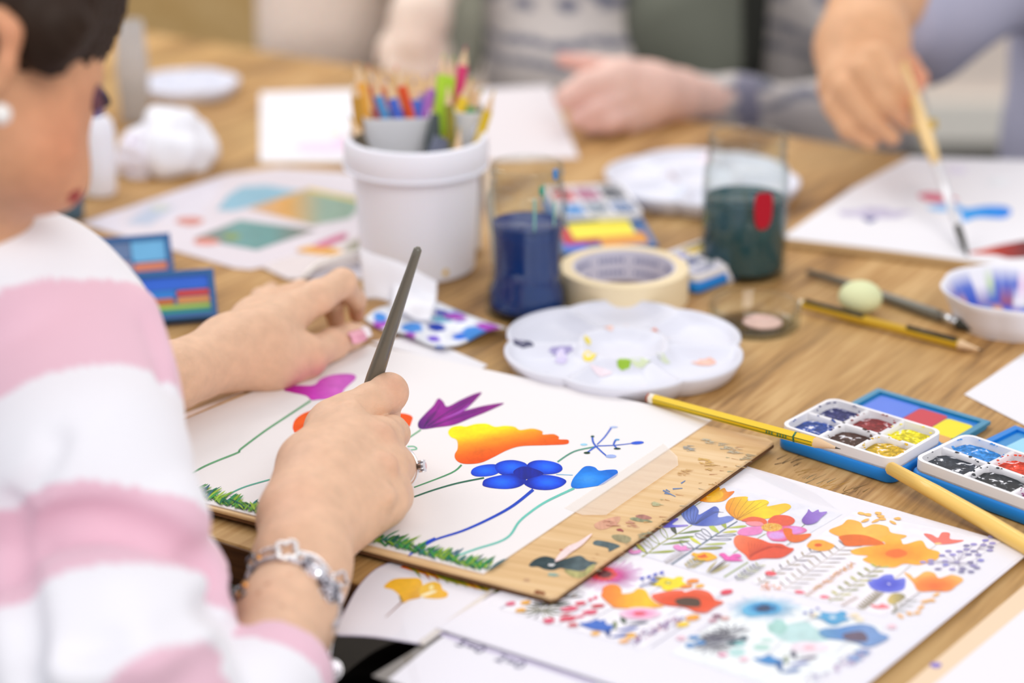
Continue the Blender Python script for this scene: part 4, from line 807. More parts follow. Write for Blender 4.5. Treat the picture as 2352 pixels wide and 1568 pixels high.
# ---- flower shaped palettes
def palette(c, R, rot, lab, hz=.0145, lobes=6, paints=(), name='palette', cat='palette', deep=.0095, m=mat('palette_plastic', 'e2e3ee', .35)):
    b = Vector(c); t = thing(name, b, lab, cat); NA, NR = 144, 34; V, Fc = [], []
    def out(a): return R * (.90 + .10 * abs(math.cos(lobes / 2 * (a - rot))) ** .55)
    def h(a, u):
        # u: 0 centre .. 1 rim
        ph = ((a - rot) * lobes / (2 * PI)) % 1.0; sd = abs(ph - .5) * 2            # 1 on a lobe axis? -> centre of lobe at ph 0
        lobe = 1 - min(ph, 1 - ph) * 2                                              # 1 at lobe centre, 0 between
        if u < .34: return hz - deep * (1 - (u / .34) ** 4) * .85
        if u < .40: return hz
        v = (u - .40) / .55
        if v > 1: return hz + .0012 * math.sin(min(1, (u - .95) / .05) * PI)
        w = math.sin(PI * min(1, v)) ** .35 * (min(1, lobe * 2.6) ** .8)
        return hz - deep * w
    for i in range(NA):
        a = 2 * PI * i / NA; o = out(a)
        for j in range(NR + 1):
            u = max(.001, j / NR); V.append((b.x + o * u * math.cos(a), b.y + o * u * math.sin(a), b.z + h(a, u)))
        for f, z in ((1.0, hz - .002), (.97, hz * .5), (.93, .001), (.90, 0.0)): V.append((b.x + o * f * math.cos(a), b.y + o * f * math.sin(a), b.z + z))
    S = NR + 5
    for i in range(NA):
        i2 = (i + 1) % NA
        for j in range(S - 1): Fc.append((i * S + j, i * S + j + 1, i2 * S + j + 1, i2 * S + j))
    Fc.append(tuple(i * S + S - 1 for i in range(NA))[::-1])
    obj('dish', V, Fc, m, t)
    g = MB()
    for px, py, rx, ry, c1 in paints:
        p = W(px, py, hz); kk = pxm(p); n = 16; Vp = []
        for q in range(n + 1):
            a_ = 2 * PI * q / n; s_ = 0 if q == n else random.uniform(.75, 1.15); x = p.x + rx * kk * s_ * math.cos(a_); y = p.y + ry * kk * s_ * math.sin(a_) * 2.6
            aa = math.atan2(y - b.y, x - b.x); u = min(.99, math.hypot(x - b.x, y - b.y) / out(aa)); Vp.append((x, y, b.z + h(aa, u) + .00035))
        g.add(Vp, [(n, q, (q + 1) % n) for q in range(n)], lin(c1))
    if paints: g.obj('paint_puddles', vmat('wet_paint', .25), t, kind='stuff')
    return t
c = W(1432, 791, .013); c.z = TZ; kk = pxm(c)
palette(c, 284 * kk, math.radians(-93), 'white flower-shaped palette with smears of paint, below the masking tape', paints=(
    (1508, 755, 12, 8, 'f08040'), (1530, 757, 8, 5, 'f4b890'), (1398, 752, 11, 4, 'f6c8b8'), (1440, 728, 5, 9, 'f8d0cc'), (1350, 776, 8, 7, 'f6e23c'), (1355, 812, 18, 7, 'f8e040'), (1432, 828, 15, 6, '9cc43c'), (1470, 826, 26, 4, 'dbe6c0'), (1525, 815, 18, 3, 'd8e0c4'),
    (1620, 806, 30, 6, 'f2bca8'), (1190, 780, 12, 6, '6a4a9a'), (1200, 785, 26, 4, '5c5c74'), (1245, 835, 22, 5, '8c88b4'), (1290, 800, 16, 12, 'd9d0f0'), (1290, 790, 30, 4, 'a8a0cc'), (1380, 835, 30, 5, 'f4e4ec'), (1480, 860, 14, 6, 'e6e4f2')))
c = W(1612, 408, .013); c.z = TZ; kk = pxm(c)
palette(c, 226 * kk, math.radians(-80), 'far white flower-shaped palette behind the teal water jar', paints=((1540, 400, 18, 8, 'cfc4d0'), (1560, 430, 20, 6, 'dfe4f2'), (1625, 350, 20, 5, 'f0dce4')))
c = W(432, 186, .012); c.z = TZ; kk = pxm(c)
palette(c, 118 * kk, .3, 'white palette at the far left, behind the crumpled tissue', hz=.012, paints=((400, 185, 20, 7, 'd8e0f4'),))
b = W(2318, 742, 0); k = pxm(b); t = thing('paint_bowl', b, 'scalloped white bowl stained inside with many paint colours, at the right edge', 'bowl')
NA, V, Fc, C = 120, [], [], []; prof = [(.0, .002), (.55, .002), (.72, .004), (.86, .016), (1.0, .0275), (1.04, .0285), (1.05, .0275), (.98, .022), (.88, .012), (.80, .001), (.78, 0)]; rs = random.Random(5)
cols_ = ['3c5cc8', '2c50c0', '6a8cc8', 'e8c898', 'f0d4ec', 'c8dcb8', 'a8607c', '8a80c0', 'e0a070', 'c87898', 'a8ccb0', 'f4f2f8', 'f4f2f8']
for i in range(NA):
    a_ = 2 * PI * i / NA; sc_l = 1 + .035 * abs(math.cos(4 * a_)) 
    for j, (r_, z_) in enumerate(prof):
        V.append((b.x + 150 * k * r_ * sc_l * math.cos(a_), b.y + 150 * k * r_ * sc_l * math.sin(a_), b.z + z_))
        q = 'f1f0f6'
        if 1 <= j <= 3: q = cols_[int((i // 5 * 7 + j * 5)) % len(cols_)]
        if j == 3 and (i // 8) % 2: q = ['3c5cc8', '4c6cd0', '7a90d8'][i % 3]
        C.append(lin(q))
S = len(prof)
for i in range(NA):
    for j in range(S - 1): i2 = (i + 1) % NA; Fc.append((i * S + j, i * S + j + 1, i2 * S + j + 1, i2 * S + j))
Fc.append(tuple(i * S + S - 1 for i in range(NA)))
obj('shell', V, Fc, vmat('painted_bowl', .4), t, cols=np.array(C))

# ---- glass lid
b = W(1732, 748); k = pxm(b); t = thing('glass_dish', b, 'low round clear glass dish beside the teal water jar', 'dish'); Rg = 105 * k; hz = zat(b, 700 - 4)
V, Fc = lathe(b, [(0, 0), (Rg - .003, 0), (Rg, .003), (Rg, hz - .002), (Rg - .001, hz), (Rg - .003, hz - .001), (Rg - .0035, .005), (Rg - .006, .0025), (0, .0025)], 64); obj('glass', V, Fc, GLASS, t)
V, Fc = lathe(b + Vector((.006, -.002, .0032)), [(0, 0), (Rg * .42, 0), (Rg * .44, .0006), (Rg * .40, .0012), (0, .0013)], 32); obj('dried_paint', V, Fc, mat('pink_dried_paint', 'e8c0b4', .6, var=.3, vscale=90), t)

# ---- pencils, brushes and small things lying about
def lying(p, q, za, zb): return W(*p, za), W(*q, zb)
a, b = W(1931, 1033, .0225), W(1493, 914, .0115)
a = W(1931, 1031, .0235)
t, d, r, L = pencil(a, b, .0074, 'f0c814', 'yellow sharpened pencil resting on the board corner and the near paint box', 'pencil', tipc='5a5450', woodl=.019, tipl=.2)
V, Fc = tube([b - d * .0003, b + d * .0016], [.0036, .0033], 6); obj('end_cap', V, Fc, mat('pencil_cap_rust', 'b45a3c', .5), t)
V, Fc = tube([b - d * .0045, b - d * .0004], [.0038, .0038], 6); obj('cap_band', V, Fc, mat('pencil_white_band', 'f2ead8', .5), t)
V, Fc = tube([a + d * .0335, a + d * .0350], [.00385, .00385], 6, caps=False); obj('green_band', V, Fc, mat('pencil_green_band', '2c6c50', .4), t)
sd = d.cross(Vector((0, 0, 1))).normalized(); sd = sd if sd.y < 0 else -sd
g = MB()
up = sd.cross(d).normalized(); up = up if up.z > 0 else -up
for off in (-.33, .33):                                     # dark stripes along the facet edges
    o_ = (sd * math.cos(off + .0) + up * math.sin(off)) * .00365; V, Fc = tube([a + d * .020 + o_, b - d * .005 + o_], .00028, 4); g.add(V, Fc)
g.obj('stripe', mat('pencil_stripe_green', '5c6a20', .4), t, kind='stuff')
g = MB()
for i in range(8):
    if i == 4: continue
    p = a + d * (.040 + i * .0022) + sd * .00373; V, Fc = tube([p - up * .0009, p + up * .0009], .00045, 4); g.add(V, Fc)
g.obj('stamped_lettering', mat('pencil_stamp_green', '4a7a48', .5), t, kind='stuff')
a, b = W(2262, 806, .004), W(1842, 698, .006)
t, d, r, L = pencil(a, b, .0076, 'caa01c', 'black and yellow striped pencil lying between the glass dish and the paint tray', 'pencil', tipc='4a4038', woodl=.02)
up = Vector((0, 0, 1)); sd = d.cross(up).normalized()
for x0, x1 in ((.022, .062), (.098, L - .003)):
    V, Fc = tube([a + d * x0 + up * .0022, a + d * x1 + up * .0022], [.0029, .0029], 6); obj('black_facet', V, Fc, mat('pencil_black', '26220e', .35), t)
V, Fc = tube([b - d * .001, b + d * .0015], [.0040, .0036], 6); obj('end_cap', V, Fc, mat('pencil_white_band', 'f2ead8', .5), t)
def brush(pts, rads, cols, lab, names=('handle', 'ferrule', 'bristles'), cuts=None, group=None):
    t = thing('paintbrush', pts[-1], lab, 'brush', group); k0 = 0
    for nm, (i, j), m in zip(names, cuts, cols): V, Fc = tube(pts[i:j + 1], rads[i:j + 1], 16); obj(nm, V, Fc, m, t)
    return t
DKH = mat('grey_brush_lacquer', '6c695e', .35, bump=.2, bscale=300, Coat_Weight=.4); STEEL = mat('ferrule_steel', 'cfd2d6', .25, 1.0); DBR = mat('dark_bristles', '3c3c34', .8)
P = [W(1856, 624, .004), W(1950, 652, .005), W(2080, 698, .005), W(2150, 722, .005), W(2165, 727, .005), W(2200, 742, .005), W(2240, 758, .004)]
brush(P, [.0022, .0032, .0042, .0044, .0040, .0040, .001], [DKH, STEEL, DBR], 'dark grey paintbrush lying behind the striped pencil, a ball of eraser on it', cuts=[(0, 4), (4, 5), (5, 6)])
V, Fc = ball(W(1976, 682, .013), .0165, 28, 16, (1, 1, .74)); obj('kneaded_eraser', V, Fc, mat('pale_green_eraser', 'e0e4b4', .8, bump=.3, bscale=90), label='pale yellow-green ball of kneaded eraser on the dark brush', cat='eraser')
P = [W(2040, 1072, .014), W(2046, 1075, .013), W(2150, 1132, .011), W(2260, 1195, .008), W(2420, 1290, .006), W(2560, 1375, .006), W(2600, 1400, .006), W(2650, 1430, .004)]
brush(P, [.0030, .0042, .0050, .0054, .0052, .0046, .0046, .001], [mat('yellow_wood_handle', 'f6cb6c', .45, Coat_Weight=.3), STEEL, DBR], 'plain yellow wooden brush handle beside the right paint box', cuts=[(0, 5), (5, 6), (6, 7)])

# ---- sheets of paper lying about
def sheet(pts, z, m, lab, cat='paper', name='paper_sheet', th=.0004, parts=True):
    t = thing(name, W(*pts[0], z), lab, cat); gsheet('page', pts, z, z + th, m, t); return t
PAPER2 = mat('bright_paper', 'eae8ec', .8)
sheet([(2215, 905), (2352, 812), (2700, 620), (2900, 900), (2420, 1010)], .0003, PAPER2, 'blank white paper reaching in from the right edge behind the paint boxes')
tc2 = sheet([(2085, 1620), (2352, 1400), (2700, 1150), (3000, 1500), (2400, 1900)], .0006, PAPER2, 'white paper at the bottom right corner')
V, Fc = prism(quad([(2050, 1600), (2352, 1345), (2420, 1290), (2500, 1330), (2095, 1640)], .0003), 0, .0005); obj('backing_card', V, Fc, mat('peach_card', 'ecd2b4', .8), tc2, smooth=False)
A = Art(.0007, Z7); A.ell(1675, 1430, 45, 20, '8a7cd0', 0, wob=.15); A.done('violet_blot', PAINT, tc2)
tl2 = sheet([(596, 372), (598, 212), (815, 205), (830, 372)], .0003, PAPER2, 'white sheet of paper with faint pink marks behind the bucket, left', 'paper')
A = Art(.0008, (0, 0, 1)); A.ell(740, 338, 62, 14, 'f4d8ec', wob=.1); A.ell(800, 320, 40, 10, 'f0d0e8', wob=.2); A.ell(770, 305, 20, 6, 'f8eed0', wob=.2); A.done('pink_marks', PAINT, tl2, kind='stuff')
sheet([(1080, 370), (1100, 205), (1262, 196), (1330, 362)], .0003, mat('sheet_warm_white', 'dfd8da', .8), 'white sheet of paper behind the blue water jar, in front of the resting hand')
sheet([(1100, 850), (900, 800), (850, 785), (960, 770), (1120, 838)], .0003, PAPER2, 'small slip of white paper under the far edge of the drawing board')
sheet([(395, 960), (640, 868), (700, 850), (560, 930), (380, 1020)], .0003, mat('sheet_rose', 'eddad0', .8), 'pale paper slip beside the left edge of the board, under the woman\'s forearm')
# far painting on its board
t = thing('far_painting', W(2080, 480), 'white paper with blue and red brush strokes being painted by the far painter', 'painting')
gsheet('page', [(1795, 545), (1960, 430), (2090, 360), (2500, 372), (2600, 500), (2480, 640), (2352, 615), (2050, 575)], .0032, .0038, PAPER2, t)
gsheet('backing_board', [(1800, 560), (1965, 440), (2085, 364), (2520, 376), (2620, 510), (2490, 656), (2352, 630), (2040, 590)], .0003, .0031, mat('backing_board_brown', 'a98656', .7), t)
A = Art(.0039, (1500, 0, 2.614)); T = A.at
A.blob([(1650, 1240), (1800, 1220), (1880, 1250), (2000, 1235), (2120, 1240), (2150, 1275), (2100, 1310), (1950, 1305), (1860, 1330), (1840, 1270), (1700, 1265)], grad(*T(1650, 1250), *T(2150, 1270), '9cc8f0', '2a9cea', '2c86ea')); A.done('blue_stroke', PAINT, t)
A.blob([(1220, 1280), (1280, 1245), (1360, 1255), (1400, 1280), (1350, 1310), (1300, 1335), (1260, 1310)], '37408c'); A.ell(1330, 1280, 200, 30, 'cfc8de', 0, wob=.2)
A.done('indigo_blot', PAINT, t, kind='stuff')
A.blob([(1590, 1170), (1660, 1155), (1760, 1170), (1830, 1200), (1720, 1215), (1630, 1200)], 'dc6c84'); A.done('pink_stroke', PAINT, t)
A.blob([(1900, 1520), (2000, 1490), (2130, 1460), (2300, 1440), (2300, 1530), (2150, 1550), (2050, 1530)], grad(*T(1900, 1500), *T(2300, 1480), 'e46040', 'a8352c', '4c2a30')); A.done('dark_red_stroke', PAINT, t)
A.ell(1820, 1020, 60, 26, 'e6e0f0', wob=.2); A.ell(2080, 1090, 70, 26, 'eef0f4', wob=.2); A.done('pale_wash', PAINT, t, kind='stuff')
# picture sheets on the left
t = thing('picture_sheet', W(500, 520), 'large white sheet printed with small coloured pictures, left of the bucket', 'sheet')
gsheet('page', [(185, 512), (520, 400), (640, 385), (850, 400), (860, 560), (575, 618), (540, 615)], .0003, .0009, mat('grey_white_sheet', 'd8d2dc', .4, Coat_Weight=.4), t)
A = Art(.0010, (0, 0, 2.613)); T = A.at
A.blob([(1300, 1260), (1370, 1170), (1450, 1120), (1600, 1110), (1830, 1150), (1600, 1210), (1400, 1265)], '82b4ca', smooth=False); A.done('blue_picture', PRINT, t)
A.blob([(1160, 1430), (1440, 1320), (1900, 1380), (1540, 1500)], grad(*T(1200, 1400), *T(1850, 1400), '6b645c', '5a9494', '4c8c8c', '6c685c'), smooth=False); A.ell(1240, 1450, 80, 22, 'd88478', wob=.1); A.ell(1390, 1420, 50, 18, '7a9440', wob=.1); A.done('dark_teal_picture', PRINT, t)
A.blob([(1480, 1250), (1850, 1130), (2200, 1190), (2100, 1310), (1880, 1350)], grad(*T(1500, 1250), *T(2150, 1240), 'c8a890', 'd69a40', '84a494', '7a9c88'), smooth=False); A.line([(1850, 1135), (2160, 1205)], 9, 'e0c04c'); A.done('ochre_picture', PRINT, t)
A.blob([(750, 1340), (920, 1230), (1050, 1240), (900, 1350)], 'b4c0d4', smooth=False); A.ell(1140, 1325, 85, 26, 'cc8074', wob=.1); A.ell(960, 1245, 60, 20, 'c8ccc4', wob=.1); A.done('small_pictures', PRINT, t, kind='stuff')
t = thing('picture_sheet', W(780, 570), 'glossy sleeve with yellow and magenta pictures touching the left foot of the bucket', 'sheet')
V, Fc = prism(quad([(640, 596), (900, 520), (930, 560), (830, 640), (660, 640), (600, 612)], .0016), .0010, .0017); obj('page', V, Fc, mat('grey_sleeve', 'cfcad2', .12, Coat_Weight=1.0), t, smooth=False)
A = Art(.0018, (0, 0, 2.613)); A.blob([(1780, 1500), (1900, 1470), (2040, 1500), (2060, 1530), (1900, 1525)], 'e0a02c'); A.blob([(1880, 1470), (2050, 1400), (2080, 1420), (1960, 1480)], 'c8608c'); A.blob([(2060, 1500), (2150, 1430), (2160, 1490)], '8c8c78'); A.done('flower_picture', PRINT, t, kind='stuff')
P_ = [W(692, 640, .002), W(722, 612, .006), W(775, 592, .008), W(830, 580, .008), W(852, 584, .005)]; V, Fc = tube(P_, [.002, .005, .006, .006, .002], 12, sq=.5); obj('folded_edge', V, Fc, mat('shiny_film', 'f4eee6', .08, 0, Coat_Weight=1.0), t)

# ---- crumpled tissues and rags
def crumple(c, sx, sy, sz, lab, m, name='crumpled_tissue', seed=0, cat='tissue', amp=.45, cols=None, rot=0.0):
    rs = np.random.RandomState(seed); n, mm = 40, 26; V, Fc = ball((0, 0, 0), 1, n, mm); V = np.array(V); dirs = rs.normal(size=(14, 3)); dirs /= np.linalg.norm(dirs, axis=1)[:, None]; fr = rs.uniform(2, 7, 14); ph = rs.uniform(0, 6, 14)
    f = sum(np.abs(np.sin(V @ dirs[i] * fr[i] + ph[i])) / (1 + i * .35) for i in range(14)); f = (f - f.min()) / (f.max() - f.min()); V = V * (1 - amp + amp * f * 1.3)[:, None]
    V[:, 2] = np.maximum(V[:, 2], -.35) + .35; x, y = V[:, 0] * sx, V[:, 1] * sy; cr, sr = math.cos(rot), math.sin(rot)
    V = np.stack([x * cr - y * sr + c[0], x * sr + y * cr + c[1], V[:, 2] * sz + c[2]], 1)
    return obj(name, V, Fc, m, cols=None if cols is None else cols(f, V), label=lab, cat=cat)
TIS = mat('white_tissue', 'f4f4fa', .9, bump=.3, bscale=120)
b = W(395, 380); crumple(b, 110 * pxm(b), .05, .042, 'crumpled white tissue left of the picture sheet, behind the paint boxes', TIS, seed=3)
b = W(318, 392); crumple(b, 50 * pxm(b), .03, .03, 'smaller crumpled tissue with pink and blue stains beside the white bottle', vmat('stained_tissue', .9), seed=5, cols=lambda f, V: np.where((f < .35)[:, None], lin('b49cc0'), lin('e9e4ec')))
# folded paper towel next to the bucket
def wavy(c1, c2, c3, c4, lab, name, m, amp, z0, cat, cols=None, seed=1, n=26):
    rs = np.random.RandomState(seed); c1, c2, c3, c4 = (Vector(q) for q in (c1, c2, c3, c4)); V = []; C = []
    for i in range(n + 1):
        for j in range(n + 1):
            u, v = i / n, j / n; p = c1 * (1 - u) * (1 - v) + c2 * u * (1 - v) + c3 * u * v + c4 * (1 - u) * v
            w = math.sin(u * 9 + seed) * math.cos(v * 5 + seed * 2) * .5 + math.sin(u * 4 - v * 7 + seed) * .5
            V.append(Vector((p.x, p.y, p.z + amp * (w * .5 + .5)))); C.append(cols(u, v) if cols else (1, 1, 1))
    top = len(V); V += [v - Vector((0, 0, .0012)) for v in V[:top]]; C += C[:top]; Fc = []; S = n + 1
    for i in range(n):
        for j in range(n):
            a_ = i * S + j; Fc.append((a_, a_ + S, a_ + S + 1, a_ + 1)); Fc.append((top + a_, top + a_ + 1, top + a_ + S + 1, top + a_ + S))
    for i in range(n):
        for q, r_ in (((i) * S, (i + 1) * S), (i * S + n, (i + 1) * S + n), (i, i + 1), (n * S + i, n * S + i + 1)): Fc.append((q, r_, top + r_, top + q))
    return obj(name, V, Fc, m, cols=np.array(C), label=lab, cat=cat)
rn = np.random.RandomState(4)
spots = [(rn.rand(), rn.rand(), rn.uniform(.03, .11), random.choice(['2c5cd0', '3c78e0', '7a5cd0', 'b04cc0', '2c9c5c', '6ab4d4', '1c3ca8', '9cc0ea', '4a90e0'])) for _ in range(22)]
def ragc(u, v):
    c = lin('eceff6')
    for a_, b_, r_, q in spots:
        d_ = math.hypot(u - a_, (v - b_) * .8)
        if d_ < r_: c = lin(q)
    return c
wavy(W(838, 742, .002), W(1010, 806, .002), W(1165, 762, .002), W(940, 676, .006), 'paper towel stained blue, violet and green, in front of the blue water jar', 'paint_rag', vmat('paint_rag', .85, var=.2, vscale=60), .007, 0, 'rag', ragc, 3, 40)
wavy(W(838, 690, .008), W(1000, 728, .006), W(1004, 655, .024), W(824, 574, .044), 'folded white paper towel leaning at the foot of the bucket', 'paper_towel', TIS, .006, 0, 'towel', None, 6)
wavy(W(900, 716, .012), W(985, 742, .008), W(1000, 700, .016), W(905, 660, .022), 'white fold of paper towel lying over the stained rag', 'paper_towel', TIS, .005, 0, 'towel', None, 2)

# ---- bottle and glass at far left
b = W(232, 445); k = pxm(b); t = thing('bottle', b, 'white plastic bottle standing just past the woman\'s chin', 'bottle'); hz = zat(b, 262)
V, Fc = lathe(b, [(0, 0), (34 * k, 0), (37 * k, .003), (40 * k, hz * .4), (41 * k, hz * .78), (36 * k, hz * .92), (20 * k, hz), (0, hz)], 40); obj('body', V, Fc, WPL, t)
V, Fc = lathe(b + Vector((0, 0, hz - .001)), [(0, 0), (19 * k, 0), (18 * k, .016), (16 * k, .018), (0, .018)], 28); obj('cap', V, Fc, mat('violet_cap', '6a5c8c', .4), t, auto=40)
b = W(312, 278); k = pxm(b); t = thing('glass_jar', b, 'tall narrow glass with dark grey-green water at the far left', 'jar'); hz = zat(b, 48)
V, Fc = lathe(b, [(0, 0), (30 * k, 0), (32 * k, .003), (38 * k, hz * .5), (30 * k, hz), (28 * k, hz), (35 * k, hz * .5), (29 * k, .005), (0, .005)], 40); obj('glass', V, Fc, mat('milky_glass', 'd9d4d1', .2, Alpha=.55), t)
V, Fc = lathe(b + Vector((0, 0, .0052)), [(0, 0), (28.5 * k, 0), (33 * k, hz * .34), (0, hz * .34)], 32); obj('paint_water', V, Fc, mat('grey_green_water', '5c604c', .2), t)
b = W(160, 500); k = pxm(b); t = thing('glass_jar', b, 'small dark teal jar half hidden behind the woman\'s shoulder', 'jar'); hz = .03
V, Fc = lathe(b, [(0, 0), (32 * k, 0), (34 * k, .003), (34 * k, hz), (28 * k, hz + .004), (26 * k, hz + .004), (30 * k, .006), (0, .005)], 32); obj('glass', V, Fc, mat('teal_jar', '4c6474', .2), t)

# ---- watercolour boxes
BLUE = mat('paintbox_blue', '1782d8', .4, Coat_Weight=.15); BLUED = mat('paintbox_dark_blue', '0f5c9c', .3, Coat_Weight=.4); TRAY = mat('paintbox_white_tray', 'f0eff2', .35, var=.04, vscale=60)
def pbox(fl, fr, bl, z, wells, rows, cols_, lab, hbase=.009, lid=None, rnd=.008, seed=0):
    a = W(*fl, z); b_ = W(*fr, z); c_ = W(*bl, z); u = Vector((b_.x - a.x, b_.y - a.y, 0)); w = u.length; u.normalize(); v = Vector((-u.y, u.x, 0)); dd = (c_ - a).dot(v); c = a + u * w / 2 + v * dd / 2
    t = thing('paint_box', Vector((c.x, c.y, TZ)), lab, 'paint box')
    V, Fc = prism(rrect(c, u, v, w + .003, dd + .003, rnd), .0003, hbase, .0012); obj('base', V, Fc, BLUE, t, auto=50)
    V, Fc = prism(rrect(c, u, v, w, dd, rnd), hbase - .0005, hbase + .0018, .0005); obj('tray_floor', V, Fc, TRAY, t, auto=50)
    rs = random.Random(seed); g = MB(); zt = z; R_ = rrect(c, u, v, w, dd, rnd); Ri_ = rrect(c, u, v, w - .005, dd - .005, rnd - .002); n = len(R_)
    Vr = [(p[0], p[1], TZ + q) for P_, q in ((R_, hbase), (R_, zt - .0006), (R_, zt), (Ri_, zt), (Ri_, hbase + .0015)) for p in P_]; g.add(Vr, [(q * n + i, q * n + (i + 1) % n, (q + 1) * n + (i + 1) % n, (q + 1) * n + i) for q in range(4) for i in range(n)])
    cw, ch = (w - .005) / cols_, (dd - .005) / rows
    for i in range(1, cols_):
        q = c + u * (-w / 2 + .0025 + i * cw); V, Fc = prism(rrect(q, u, v, .0032, dd - .004, .0012, 2), hbase + .001, zt - .0003, .0006); g.add(V, Fc)
    for j in range(1, rows):
        q = c + v * (-dd / 2 + .0025 + j * ch); V, Fc = prism(rrect(q, u, v, w - .004, .0028, .0012, 2), hbase + .001, zt - .0003, .0006); g.add(V, Fc)
    g.obj('tray_rim', TRAY, t, auto=60)
    for idx, colr in enumerate(wells):
        i, j = idx % cols_, idx // cols_; q = c + u * (-w / 2 + .0025 + (i + .5) * cw) + v * (-dd / 2 + .0025 + (j + .5) * ch)
        P_ = []
        for s_ in range(22):
            a_ = 2 * PI * s_ / 22; rr = rs.uniform(.92, 1.04); ex = abs(math.cos(a_)) ** .6 * (1 if math.cos(a_) > 0 else -1); ey = abs(math.sin(a_)) ** .6 * (1 if math.sin(a_) > 0 else -1); p = q + u * (ex * (cw / 2 - .0014) * rr) + v * (ey * (ch / 2 - .0014) * rr); P_.append((p.x, p.y))
        V, Fc = prism(P_, hbase + .0016, hbase + .0030 + rs.uniform(0, .0008)); obj('paint_pan', V, Fc, panmat(colr), t, smooth=False)
        g2 = MB()                                            # dried splashes of the pan's colour round the well
        for s_ in range(16):
            a_ = rs.uniform(0, 6.28); p = q + u * (math.cos(a_) * cw * .5) + v * (math.sin(a_) * ch * .5); V, Fc = ball((p.x, p.y, TZ + zt - .0002), rs.uniform(.0005, .0013), 6, 4, (1, 1, .3)); g2.add(V, Fc)
        g2.obj('splashes', mat('splash_' + colr, colr, .5), t, kind='stuff')
    return t, c, u, v, w, dd
def lidp(t, o, u, v, n, w, dd, swatches, frame=BLUED, th=.004, rnd=.006):
    # o: corner of the lid, u along width, v along height, n outward; swatches (x0,y0,x1,y1,colour) in 0..1
    def P3(x, y, q): return o + u * x + v * y + n * q
    def slab(x0, y0, x1, y1, q0, q1, m, nm, r=.004):
        c2 = ((x0 + x1) / 2, (y0 + y1) / 2); pl = rrect(c2, (1, 0), (0, 1), x1 - x0, y1 - y0, min(r, (x1 - x0) / 2.1, (y1 - y0) / 2.1), 4); m_ = len(pl)
        V = [P3(x, y, q) for q in (q0, q1) for x, y in pl]; Fc = [(i, (i + 1) % m_, m_ + (i + 1) % m_, m_ + i) for i in range(m_)] + [tuple(range(m_))[::-1], tuple(range(m_, 2 * m_))]
        return obj(nm, V, Fc, m, t, auto=40)
    slab(0, 0, w, dd, 0, th * .5, frame, 'lid', rnd)
    g = MB(); b_ = .0045
    for x0, y0, x1, y1 in ((0, 0, w, b_), (0, dd - b_, w, dd), (0, b_, b_, dd - b_), (w - b_, b_, w, dd - b_)):
        V = [P3(x, y, q) for q in (th * .4, th) for x, y in ((x0, y0), (x1, y0), (x1, y1), (x0, y1))]; g.add(V, [(0, 1, 5, 4), (1, 2, 6, 5), (2, 3, 7, 6), (3, 0, 4, 7), (4, 5, 6, 7)])
    g.obj('lid_rim', frame, t, smooth=False)
    for i_, (x0, y0, x1, y1, c_) in enumerate(swatches): slab(x0 * w + .0004, y0 * dd + .0004, x1 * w - .0004, y1 * dd - .0004, th * .49, th * (.56 + i_ * .04), mat('swatch_' + c_, c_, .4, Coat_Weight=.1, var=.08, vscale=60), 'swatch', .003)
# near box
t, c, u, v, w, dd = pbox((1790, 975), (2052, 1058), (1890, 905), .0165, ['20489c', '4c2a1c', 'd8b018', '1a2268', '8c1c20', 'f6e414'], 2, 3, 'open blue paint box nearest the yellow pencil, blue, brown and yellow pans', seed=2)
o = c + v * (dd / 2 + .002) - u * (w / 2) ; o.z = TZ + .0006
lidp(t, o, u, v, Vector((0, 0, 1)), w * 1.02, dd * .92, [(.05, .08, .95, .94, '2c7ccc'), (.08, .40, .44, .90, '5a80e4'), (.44, .36, .70, .86, 'cc3a4a'), (.70, .30, .94, .80, 'f4e21c'), (.40, .10, .94, .32, 'e0a860')], mat('lid_teal_blue', '1e88b0', .3, Coat_Weight=.4))
t, c, u, v, w, dd = pbox((2096, 1052), (2440, 1178), (2196, 985), .0165, ['2c3440', '2e3236', '8c1470', '2a8cdc', 'e8401c', '4c4c50'], 2, 3, 'open blue paint box at the right edge with black, grey and purple pans', seed=5)
o = c + v * (dd / 2 + .002) - u * (w / 2); o.z = TZ + .0006
lidp(t, o, u, v, Vector((0, 0, 1)), w, dd * .95, [(.05, .08, .95, .94, '3c90cc'), (.12, .2, .6, .85, '9cd8ee'), (.6, .2, .92, .85, '74c4e8')], BLUE)
# box behind the blue jar
t, c, u, v, w, dd = pbox((1292, 498), (1478, 488), (1312, 425), .021, ['4a9ae0', '8c9cac', '6a86b0', 'd84c50', 'b8688c', '4c5460'], 2, 3, 'blue paint box with red and grey pans behind the masking tape roll', seed=8, rnd=.006, hbase=.0145)
t = thing('paint_box', W(1400, 545), 'paint box lid with yellow, orange and red swatches behind the masking tape', 'paint box'); o = W(1290, 592, .002); o2 = W(1510, 572, .002); u = (o2 - o).normalized(); v = Vector((-u.y, u.x, 0)); n_ = Vector((0, 0, 1)); v = (v * math.cos(.25) + n_ * math.sin(.25)).normalized()
lidp(t, o, u, v, u.cross(v), (o2 - o).length, .050, [(.02, .03, .3, .4, '3060d8'), (.08, .28, .5, .8, 'c01c30'), (.45, .1, .95, .5, 'e09428'), (.2, .42, .86, .96, 'f4e430')], BLUED)
t, c, u, v, w, dd = pbox((1478, 596), (1602, 634), (1528, 520), .015, ['8c90dc', '26408c', 'c8c8e0', 'f4c80c', 'a02c30', 'e8d8e8'], 2, 3, 'small paint box with a bright yellow pan between the tape roll and the teal jar', seed=9, rnd=.006)
